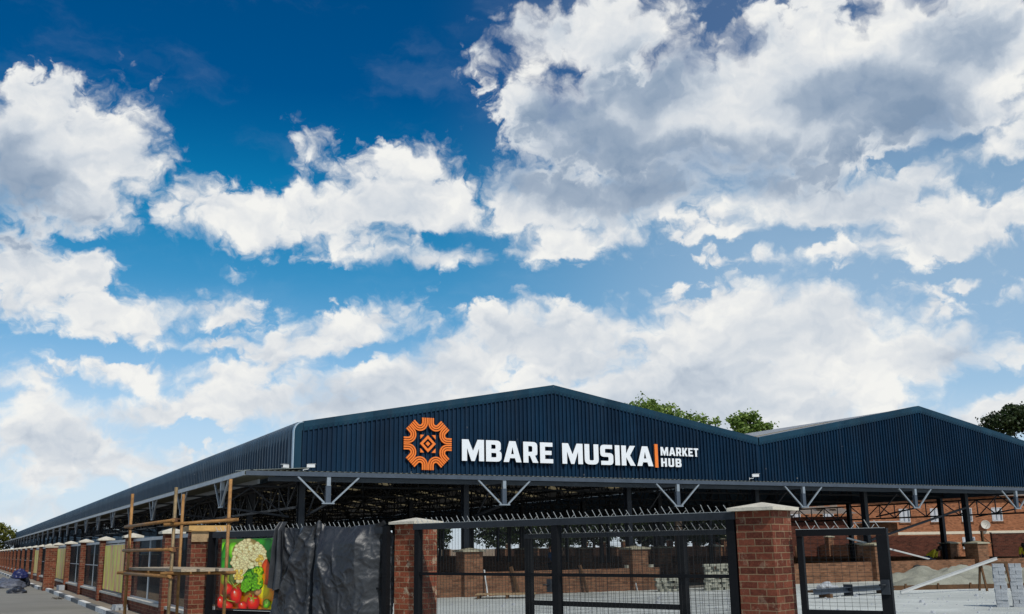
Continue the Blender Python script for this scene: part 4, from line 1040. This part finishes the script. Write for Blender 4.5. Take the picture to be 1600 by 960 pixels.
def person(loc, rz, label, top, legs, bend=0.0, scale=1.0):
    t = thing('person', label, 'person', loc, rz); t.scale = (scale,)*3
    hip = Vector((0,0,.92)); cb, sb = math.cos(bend), math.sin(bend)
    def tor(x, y, z): v = Vector((x, y*cb - z*sb, y*sb + z*cb)); return tuple(hip+v)      # bends forward to -y
    J = {'pelvis': (tuple(hip), None), 'belly': (tor(0,0,.18), 'pelvis'), 'chest': (tor(0,0,.40), 'belly'), 'neck': (tor(0,0,.57), 'chest'),
         'head': (tor(0,-.02,.70), 'neck'), 'crown': (tor(0,-.01,.80), 'head')}
    Rr = {'pelvis': (.15,.11), 'belly': (.14,.10), 'chest': (.17,.11), 'neck': .055, 'head': (.085,.10), 'crown': .06}
    for s, n in ((-1,'l'), (1,'r')):
        J['sh'+n] = (tor(.18*s,0,.50), 'chest'); J['el'+n] = (tor(.23*s,-.05-.18*bend,.24), 'sh'+n); J['wr'+n] = (tor(.20*s,-.20-.15*bend,.04), 'el'+n); J['ha'+n] = (tor(.19*s,-.26-.15*bend,-.04), 'wr'+n)
        Rr.update({'sh'+n: .065, 'el'+n: .045, 'wr'+n: .032, 'ha'+n: (.03,.045)})
        J['hp'+n] = ((.10*s,0,.86), 'pelvis'); J['kn'+n] = ((.11*s,-.04,.48), 'hp'+n); J['an'+n] = ((.11*s,.02,.09), 'kn'+n); J['to'+n] = ((.12*s,-.15,.04), 'an'+n)
        Rr.update({'hp'+n: .095, 'kn'+n: .062, 'an'+n: .045, 'to'+n: .04})
    skinned('body', J, Rr, M['skin'], t, 2)
    sk = {k: J[k] for k in ('belly','chest','shl','ell','shr','elr')}; sk['belly'] = (J['belly'][0], None); sk['hem'] = (tor(0,0,.0), 'belly'); sk['collar'] = (tor(0,0,.55), 'chest')
    skinned('shirt', sk, {'belly': (.165,.125), 'chest': (.195,.135), 'hem': (.17,.13), 'collar': .075, 'shl': .085, 'shr': .085, 'ell': .06, 'elr': .06}, M[top], t, 2)
    tk = {'pelvis': (J['pelvis'][0], None)}
    for n in 'lr': tk['hp'+n] = J['hp'+n]; tk['kn'+n] = J['kn'+n]; tk['an'+n] = (tuple(Vector(J['an'+n][0])+Vector((0,0,.05))), 'kn'+n)
    skinned('trousers', tk, {'pelvis': (.165,.125), 'hpl': .11, 'hpr': .11, 'knl': .078, 'knr': .078, 'anl': .062, 'anr': .062}, M[legs], t, 2)
    hc = Vector(J['head'][0]) + (Vector(J['crown'][0])-Vector(J['head'][0]))*.45
    b = MB(); rows = []
    for i in range(9):
        th = math.pi*.58*i/8; rows.append([(.108*math.sin(th)*math.cos(p*math.pi/8), .118*math.sin(th)*math.sin(p*math.pi/8)+.012, .125*math.cos(th)) for p in range(17)])
    b.grid(rows); h = b.build('hair', M['hair'], t); h.location = hc; h.rotation_euler = (bend, 0, 0)
    # face: nose, eyes, mouth, ears as one small relief
    b = MB()
    def F(x, y, z): return (hc.x+x, hc.y + (y*cb-z*sb), hc.z + (y*sb+z*cb))
    b.bar(F(0,-.10,.0), F(0,-.125,-.04), .022, .02); b.bar(F(-.03,-.105,-.075), F(.03,-.105,-.075), .01, .012)
    for s in (-1, 1): b.bar(F(.025*s,-.102,.012), F(.045*s,-.098,.012), .012, .012); b.bar(F(.092*s,0,.01), F(.095*s,.005,-.04), .02, .03)
    b.build('face', M['skin'], t)
    return t
person((33.4, 3.2, 0), R(20), 'person in yellow vest bending over behind the low wall between two piers', 'hivis', 'blue_cloth', 1.0)
person((36.6, 2.9, 0), R(200), 'person in red top and dark clothes stooping behind the low wall', 'red_cloth', 'dark_cloth', .75)
person((39.0, 1.8, 0), R(-60), 'person in yellow vest at the right edge before the red brick wall', 'hivis', 'dark_cloth', .85)
person((15.6, 10.0, 0), R(10), 'person in blue shirt standing inside the hall behind the wide gate', 'blue_cloth', 'dark_cloth', .1, .95)

# ------------------------------------------------------------------ trees
def tree(name, loc, label, lobes, nleaf, leaf, m, trunk, seed, group=None, cat='tree', clump=.55):
    rd = random.Random(seed); t = thing(name, label, cat, loc, 0, group)
    b = MB(); ends = []
    top = Vector(trunk[1]); b.tube([(0,0,-.1), (top.x*.3, top.y*.3, top.z*.5), tuple(top)], [trunk[0], trunk[0]*.8, trunk[0]*.62], 9)
    for (x, y, z, rx, ry, rz) in lobes:
        c = Vector((x,y,z)); mid = top.lerp(c, .5) + Vector((rd.uniform(-.3,.3), rd.uniform(-.3,.3), -.12*(c-top).length)); b.tube([tuple(top-Vector((0,0,.1))), tuple(mid), tuple(c)], [trunk[0]*.45, trunk[0]*.28, trunk[0]*.12], 6, False)
        for k in range(5):
            e = c + Vector((rd.uniform(-.8,.8)*rx, rd.uniform(-.8,.8)*ry, rd.uniform(-.3,.8)*rz)); b.tube([tuple(c.lerp(mid, .3)), tuple(c.lerp(e, .5)+Vector((0,0,.1))), tuple(e)], [trunk[0]*.13, trunk[0]*.08, trunk[0]*.03], 5, False)
    b.build('trunk', M['bark'], t)
    f = MB(); f.c = []; tot = sum(l[3]*l[4]*l[5] for l in lobes)
    for (x, y, z, rx, ry, rz) in lobes:
        n = int(nleaf*rx*ry*rz/tot); nc = max(6, int(n/26))
        for _ in range(nc):
            # clump near the outside of the lobe
            v = Vector((rd.gauss(0,1), rd.gauss(0,1), rd.gauss(0,1))).normalized()*(rd.random()**.38)
            cx, cy, cz = x+v.x*rx, y+v.y*ry, z+v.z*rz; cr = clump*rd.uniform(.5,1.2); tone = rd.random()
            for _ in range(26):
                p = Vector((cx+rd.gauss(0,.5)*cr, cy+rd.gauss(0,.5)*cr, cz+rd.gauss(0,.32)*cr))
                a = Vector((rd.gauss(0,1), rd.gauss(0,1), rd.gauss(0,.55))).normalized(); q = a.cross(Vector((rd.gauss(0,1), rd.gauss(0,1), rd.gauss(0,1)))).normalized()
                l = leaf*rd.uniform(.6,1.3); w = l*.42; k = len(f.v)
                f.v += [tuple(p), tuple(p+a*l*.5+q*w), tuple(p+a*l), tuple(p+a*l*.5-q*w)]; f.f.append((k,k+1,k+2,k+3))
                cc_ = min(1, max(0, tone*.75+rd.uniform(-.1,.25))); f.c += [(cc_,)*3]*4
    f.build('crown', M[m], t); return t
random.seed(3)
tree('broadleaf_tree', (45.5,39.6,0), 'leafy tree whose crown shows over the roof slope right of the ridge', [(-2.2,1.0,13.6,1.5,1.5,1.15),(-.6,.3,12.8,1.9,1.8,1.1),(1.1,-.7,12.2,1.7,1.6,.9),(2.9,-1.6,11.9,1.0,1.0,.6),(-2.9,1.5,12.3,1.6,1.6,1.3),(.3,0,11.0,2.8,2.4,1.2)], 9500, .26, 'leaf', (.42,(.2,0,7.6)), 4)
tree('broadleaf_tree', (51.2,36.4,0), 'smaller open tree crown showing in the valley between the two roofs', [(-.6,.3,12.2,.95,.9,.85),(.35,-.2,12.5,.75,.8,.6),(1.2,-.6,11.6,.9,.9,.6),(-.1,0,11.1,1.5,1.2,.7)], 4200, .24, 'leaf', (.3,(.1,0,8)), 9)
tree('umbrella_tree', (73.6,24.6,-.6), 'dark flat-topped tree with bare forked limbs above the right roof', [(-2.6,1.3,12.5,1.5,1.4,.75),(-1.0,.5,13.2,1.6,1.5,.8),(.9,-.4,13.4,1.7,1.6,.8),(2.6,-1.3,12.7,1.6,1.5,.7),(-.6,.4,12.2,1.5,1.4,.5),(4.2,-2.2,12.2,1.3,1.3,.6),(-3.2,1.6,11.9,.9,.8,.5),(.8,-.4,12.3,1.9,1.6,.7),(-1.8,.9,11.7,1.2,1.1,.5)], 12500, .24, 'leaf_dark', (.34,(.2,-.1,9.2)), 12)
tree('roadside_tree', (-3.2,186,0), 'yellow-green tree at the far end of the street beyond the hall', [(-1.6,0,5.6,2.0,2,1.5),(.6,0,6.2,2.0,2,1.3),(2.6,-1,4.9,2.0,2,1.2),(-3.4,0,4.4,2.0,2,1.8),(.2,0,3.6,3.2,2,1.5)], 6500, .36, 'leaf_yellow', (.35,(0,0,2.6)), 31)
tree('roadside_tree', (-7.0,170,0), 'low olive bush at the far left end of the street below the taller tree', [(-1,0,2.4,2.2,2,1.6),(1.5,0,2.0,2.0,2,1.4),(3.6,0,1.6,1.6,1.5,1.1)], 4200, .36, 'leaf_yellow', (.3,(0,0,1.0)), 33)
bt = tree('boundary_tree', (57,58,0), 'dense green tree beyond the far wall, seen under the hall roof', [(0,0,5.2,2.6,2.4,2.0),(-2,.5,4.0,2.2,2.2,1.8),(2.1,-.3,4.2,2.2,2.2,1.7),(0,0,3.0,2.9,2.4,1.5)], 5200, .34, 'leaf_dark', (.3,(0,0,2.6)), 41, 'trees beyond the far wall')
bt['label'] = 'dense green tree beyond the far wall, between the right capped pier and inner gate post'
for x, y, rz, l in ((60,124,1.3,'dense green tree beyond the far wall, leftmost under the roof, beside the stained pillar'),
        (64,110,.2,'dense green tree beyond the far wall, just right of the left capped pier'),
        (57,86,2.6,'dense green tree beyond the far wall, behind the left post of the inner gate'),
        (56,77,.4,'dense green tree beyond the far wall, behind the centre post of the wide gate'),
        (74,98,1.9,'dense green tree set far back, between the gate centre post and right capped pier'),
        (59,64,2.3,'dense green tree beyond the far wall, directly behind the right capped pier'),
        (57,52,1.1,'dense green tree beyond the far wall, behind the right post of the inner gate'),
        (54.5,46,2.0,'dense green tree beyond the far wall, rightmost, just left of the tall pillar')):
    tree_copy(bt, (x, y, 0), rz, l)

# ------------------------------------------------------------------ camera
cam = bpy.data.cameras.new('camera'); co = bpy.data.objects.new('camera', cam); COL.objects.link(co)
cam.sensor_width = 36; cam.lens = 1585.04/1600*36; cam.clip_end = 4000; cam.clip_start = .1
yaw, pit, roll = R(28.15336), R(13.3364), R(-.82007)
fw = Vector((math.sin(yaw)*math.cos(pit), math.cos(yaw)*math.cos(pit), math.sin(pit))); rt = Vector((math.cos(yaw), -math.sin(yaw), 0)); up = rt.cross(fw)
c, s = math.cos(roll), math.sin(roll)
r2 = rt*c + up*s; u2 = up*c - rt*s
co.matrix_world = Matrix(((r2.x,u2.x,-fw.x,-9.4867),(r2.y,u2.y,-fw.y,-33.2334),(r2.z,u2.z,-fw.z,1.65),(0,0,0,1)))
sc.camera = co
# ------------------------------------------------------------------ sky, clouds, sun
SUN_AZ, SUN_EL = R(182), R(46)
# cumulus banks in the sky: bearing from the street axis, elevation, half width, half height (degrees), tilt
CLOUDS = [(-25.92, 20.26, 5.79, 4.45, 0), (-21.9, 20.95, 2.82, 3.71, 0), (-23.96, 18.04, 3.67, 2.14, 0), (-26.39, 23.42, 2.35, 1.42, 0), (-20.56, 18.92, 0.7, 0.81, 0), (-25.51, 14.07, 4.48, 2.03, 0), (-22.85, 12.3, 5.89, 1.54, 0), (-17.64, 13.04, 3.96, 0.83, 0), (-26.57, 15.6, 2.94, 1.14, 0), (-14.95, 18.0, 5.08, 2.02, 0), (-6.73, 18.54, 8.18, 2.78, 0), (-6.01, 21.56, 3.9, 1.41, 0), (1.22, 18.54, 8.64, 3.01, 0), (-11.67, 22.21, 1.31, 1.56, 0), (-11.6, 20.12, 1.9, 0.63, 15), (5.01, 18.79, 5.36, 2.5, 0), (-5.58, 16.3, 7.87, 0.79, 0), (6.79, 16.28, 2.14, 0.5, 0), (7.87, 23.4, 8.75, 4.16, 0), (16.5, 23.98, 12.2, 5.7, 0), (6.17, 28.3, 7.95, 2.18, 0), (24.18, 24.13, 8.46, 5.12, 0), (18.49, 18.62, 9.14, 2.9, 0), (24.24, 16.2, 6.69, 2.05, 0), (-1.16, 27.34, 1.75, 1.36, 0), (1.33, 24.03, 3.02, 3.49, 0), (27.3, 20.64, 3.77, 2.86, 0), (16.59, 16.75, 5.0, 1.38, 0), (14.4, 10.98, 10.52, 3.5, 0), (1.82, 11.5, 7.58, 2.6, 0), (-3.71, 10.12, 5.39, 3.06, 0), (22.2, 9.05, 7.44, 2.67, 0), (7.13, 7.41, 21.94, 2.66, 0), (13.85, 13.12, 6.15, 1.48, 0), (18.43, 6.59, 12.29, 2.55, 0), (12.5, 8.62, 14.43, 2.46, 0), (3.62, 10.38, 5.75, 2.16, 0), (-18.13, 9.85, 7.2, 1.44, 0), (-9.54, 11.86, 4.58, 1.43, 12), (-12.98, 8.79, 6.52, 1.93, 0), (-6.6, 9.04, 4.98, 2.5, 0), (-10.22, 10.43, 5.25, 2.13, 0), (-25.21, 7.2, 3.7, 1.56, 0), (-22.34, 5.66, 9.24, 1.19, 0), (-14.94, 6.66, 5.71, 1.38, 0), (-26.21, 8.45, 2.34, 1.13, 0), (-19.13, 4.9, 10.89, 1.07, 0), (-25.96, 2.39, 2.59, 1.1, 0), (24.52, 13.17, 1.51, 0.4, 0), (21.15, 13.03, 1.27, 0.34, 0), (27.07, 12.69, 1.16, 0.26, 0), (-16.22, 15.14, 0.8, 0.31, 0), (-23.14, 4.01, 6.06, 0.97, 0), (-1.44, 18.58, 4.68, 1.97, 0), (-7.3, 7.61, 9.92, 2.13, 0), (-14.3, 7.54, 7.45, 1.74, 0), (-21.48, 6.68, 6.87, 1.67, 0), (-9.02, 20.77, 3.16, 1.05, 0), (-17.94, 17.96, 3.29, 1.88, 0), (-16.29, 13.22, 3.35, 1.04, 0), (-21.05, 9.55, 4.74, 1.35, 0), (-8.47, 12.6, 4.25, 1.29, 14), (-15.1, 10.13, 6.75, 1.81, 0), (-16.62, 13.03, 3.67, 0.83, 0), (-25.69, 12.74, 4.46, 1.8, 0), (18.31, 16.58, 9.17, 1.89, 0), (-1.36, 27.17, 1.75, 1.19, 0), (7.68, 19.55, 5.65, 2.12, 0)]
SHADES = [(-26.36, 16.61, 5.01, 1.79, 0), (3.22, 22.23, 5.34, 2.99, 0), (11.13, 21.08, 5.88, 1.57, 0), (7.98, 25.47, 4.17, 2.05, 0), (20.73, 23.72, 5.37, 1.48, 0), (14.47, 21.47, 4.05, 1.03, 0), (26.63, 25.26, 3.2, 1.87, 0), (-27.85, 19.33, 1.73, 2.23, 0), (6.22, 20.69, 8.16, 2.12, 0), (16.88, 20.18, 6.62, 1.71, 0), (-26.82, 18.18, 3.22, 1.94, 0), (22.94, 22.05, 3.7, 1.63, 0)]
GAPS = [(-22.07, 10.4, 4.06, 0.4, 0), (-16.71, 14.59, 1.33, 0.42, 0), (-0.35, 14.79, 3.97, 0.51, 5), (12.86, 28.48, 1.0, 0.79, 0), (23.36, 19.9, 1.23, 0.2, 10), (27.15, 18.23, 1.16, 0.51, 0), (-17.58, 6.1, 1.63, 0.41, 0), (-2.77, 17.4, 1.62, 0.25, 0), (-1.86, 22.84, 0.64, 1.19, 0), (-7.35, 11.0, 1.78, 0.21, 20), (-26.7, 10.53, 1.75, 0.39, 0), (24.53, 7.7, 2.09, 0.33, 20), (14.08, 16.2, 3.41, 0.32, 0)]
world = bpy.data.worlds.new('World'); sc.world = world; world.use_nodes = True
nt = world.node_tree; nt.nodes.clear()
def ma(op, a, b=None, c=None, clamp=False):
    n = nt.nodes.new('ShaderNodeMath'); n.operation = op; n.use_clamp = clamp
    for i, v in enumerate((a, b, c)):
        if v is None: continue
        if isinstance(v, bpy.types.NodeSocket): nt.links.new(v, n.inputs[i])
        else: n.inputs[i].default_value = v
    return n.outputs[0]
def vm(op, a, b=None, c=None):
    n = nt.nodes.new('ShaderNodeVectorMath'); n.operation = op
    for i, v in enumerate((a, b, c)):
        if v is None: continue
        if isinstance(v, bpy.types.NodeSocket): nt.links.new(v, n.inputs[i])
        else: n.inputs[i].default_value = v
    return n.outputs['Value'] if op in ('LENGTH', 'DOT_PRODUCT') else n.outputs[0]
def smooth(v, lo, hi, a=0., b=1.):
    n = N(nt, 'ShaderNodeMapRange', {'Value': v, 'From Min': lo, 'From Max': hi, 'To Min': a, 'To Max': b}); n.interpolation_type = 'SMOOTHSTEP'; return n.outputs[0]
d = N(nt, 'ShaderNodeTexCoord').outputs['Generated']
xyz = N(nt, 'ShaderNodeSeparateXYZ', {0: d})
az = ma('SUBTRACT', ma('MULTIPLY', ma('ARCTAN2', xyz.outputs[0], xyz.outputs[1]), 57.29578), 28.153)
az = ma('WRAP', az, 180., -180.)
el = ma('MULTIPLY', ma('ARCSINE', xyz.outputs[2]), 57.29578)
P = N(nt, 'ShaderNodeCombineXYZ', {0: az, 1: el}).outputs[0]
def nz3(vec, s, det, rough, out='Fac', lac=2.0):
    return N(nt, 'ShaderNodeTexNoise', {'Vector': vec, 'Scale': s, 'Detail': det, 'Roughness': rough, 'Lacunarity': lac}).outputs[out]
w1 = vm('SUBTRACT', nz3(P, .17, 3, .5, 'Color'), (.5,.5,.5)); w2 = vm('SUBTRACT', nz3(P, .75, 4, .55, 'Color'), (.5,.5,.5))
Q = vm('MULTIPLY_ADD', w2, (1.8,1.3,0), vm('MULTIPLY_ADD', w1, (3.4,2.2,0), P))
rots = {}
def rotated(t, src):
    if t not in rots:
        n = N(nt, 'ShaderNodeVectorRotate', {'Vector': src, 'Angle': R(-t)}); n.rotation_type = 'Z_AXIS'; rots[t] = n.outputs[0]
    return rots[t]
def field(table, src):
    acc = None
    for a, e, w, h, t in table:
        s = rotated(t, src); ca, sa = math.cos(R(-t)), math.sin(R(-t)); a2, e2 = a*ca - e*sa, a*sa + e*ca
        ln = vm('LENGTH', vm('MULTIPLY_ADD', s, (1/w,1/h,0), (-a2/w,-e2/h,0)))
        k = (w*h)**.5 if w > h else w; k = min(k, 5.0)
        sd = ma('MULTIPLY_ADD', ln, k, -k)
        acc = sd if acc is None else ma('SMOOTH_MIN', acc, sd, .7)
    return acc
sd = field(CLOUDS, Q)
gap = field(GAPS, Q)
sd = ma('SMOOTH_MAX', sd, ma('MULTIPLY_ADD', gap, -1., .15), .8)
# scattered cumulus over the rest of the sky
away = ma('MAXIMUM', smooth(ma('ABSOLUTE', az), 31, 40), smooth(el, 33, 40))
gen = ma('MULTIPLY', ma('SUBTRACT', .53, nz3(P, .06, 4, .5)), 40.)
sd = ma('ADD', ma('MULTIPLY', sd, ma('SUBTRACT', 1., away)), ma('MULTIPLY', gen, away))
S = vm('MULTIPLY', Q, (1.,1.25,1.))
up_ = vm('ADD', S, (-.10,.42,0)); up2 = vm('ADD', S, (-.3,1.1,0))
f0 = nz3(S, .42, 8, .51); f1 = nz3(up_, .42, 9, .56); f2 = nz3(up2, .42, 3, .5)
pf = N(nt, 'ShaderNodeTexVoronoi', {'Vector': S, 'Scale': .95, 'Smoothness': .5, 'Detail': 3., 'Roughness': .55}, feature='SMOOTH_F1').outputs['Distance']
dens = ma('ADD', ma('MULTIPLY_ADD', sd, -1., .95), ma('MULTIPLY', ma('SUBTRACT', f0, .5), 4.2))
dens = ma('ADD', dens, ma('MULTIPLY', ma('SUBTRACT', .42, pf), 1.5))
soft = smooth(nz3(P, .23, 2, .5), .36, .64, .85, 3.4)
alpha = N(nt, 'ShaderNodeMapRange', {'Value': dens, 'From Min': -.08, 'From Max': soft}); alpha.interpolation_type = 'SMOOTHSTEP'; alpha = alpha.outputs[0]
# light on the clouds: billow relief, bright rims, grey undersides where the bank is thick
relief = ma('ADD', ma('MULTIPLY', ma('SUBTRACT', f0, f1), 1.5), ma('MULTIPLY', ma('SUBTRACT', nz3(S, .42, 3, .5), f2), 1.5))
sh = field(SHADES, vm('MULTIPLY_ADD', w1, (3.,2.,0), P))
grey = ma('MULTIPLY', smooth(sh, 1.2, -1.6), smooth(dens, .4, 2.6))
general = ma('MULTIPLY', smooth(dens, .8, 5.0), .17)
relief = ma('MULTIPLY', relief, smooth(dens, 1., 4.5, 1., .55))
lum = ma('ADD', .86, ma('MULTIPLY', relief, .40))
lum = ma('SUBTRACT', lum, ma('MULTIPLY', grey, ma('MULTIPLY_ADD', nz3(S, .25, 5, .55), .62, .22)))
lum = ma('SUBTRACT', lum, general)
lum = ma('ADD', lum, ma('MULTIPLY', ma('SUBTRACT', nz3(vm('MULTIPLY', Q, (.8,1.3,1)), .14, 3, .5), .5), ma('MULTIPLY', smooth(dens, .3, 2.5), 1.1)))
lum = ma('SUBTRACT', lum, smooth(dens, .5, -.1, 0., .06), None, True)
ccol = ramp(nt, lum, [(.0, (.22,.31,.44)), (.35, (.36,.44,.55)), (.62, (.60,.655,.72)), (.84, (.78,.80,.815)), (1.0, (.90,.90,.875))])
sky = N(nt, 'ShaderNodeTexSky', sky_type='NISHITA', sun_disc=False, sun_elevation=SUN_EL, sun_rotation=SUN_AZ, altitude=1480, air_density=1.0, dust_density=.6, ozone_density=2.2)
STR = .11
hs = N(nt, 'ShaderNodeHueSaturation', {'Saturation': 1.35, 'Value': 1.0, 'Color': sky.outputs[0]}).outputs[0]
# the deeper, greener blue of this high-altitude sky, strongest overhead
tint = ramp(nt, smooth(el, 0., 30.), [(0., (1.,1.0,1.0)), (.43, (.80,1.10,.95)), (.7, (.10,1.03,.93)), (.93, (.0,.60,.72))])
hs = mix(nt, 1.0, hs, tint, 'MULTIPLY')
# thin milky air low down and towards the right
veil = ma('MAXIMUM', smooth(el, 15., 1., 0., .85), ma('MULTIPLY', smooth(az, -6., 16.), smooth(el, 28., 14., .12, .42)))
veil = ma('ADD', veil, ma('MULTIPLY', smooth(nz3(vm('MULTIPLY', Q, (.5,1.3,1)), .2, 6, .6), .5, .8), .09), None, True)
hs = mix(nt, veil, hs, tuple(x/STR for x in (.60,.71,.84)))
cc_ = vm('MULTIPLY', ccol, (1/STR,)*3)
final = mix(nt, alpha, hs, cc_)
bg = N(nt, 'ShaderNodeBackground', {'Color': final, 'Strength': STR}); out = N(nt, 'ShaderNodeOutputWorld', {'Surface': bg.outputs[0]})
world.cycles.sampling_method = 'MANUAL'; world.cycles.sample_map_resolution = 512

sl = bpy.data.lights.new('sun', 'SUN'); sl.energy = 3.0; sl.angle = R(.53); sl.color = (1, .95, .87)
so = bpy.data.objects.new('sun', sl); COL.objects.link(so)
sv = Vector((math.sin(SUN_AZ)*math.cos(SUN_EL), math.cos(SUN_AZ)*math.cos(SUN_EL), math.sin(SUN_EL)))
so.rotation_euler = (-sv).to_track_quat('-Z', 'Y').to_euler(); so.location = (20, -40, 60)

vs = sc.view_settings; vs.view_transform = 'Standard'; vs.look = 'None'; vs.exposure = 0; vs.gamma = 1; vs.use_curve_mapping = False
sc.render.engine = 'CYCLES'; sc.cycles.use_denoising = True; sc.cycles.max_bounces = 8; sc.cycles.transparent_max_bounces = 8
sc.cycles.sample_clamp_indirect = 6
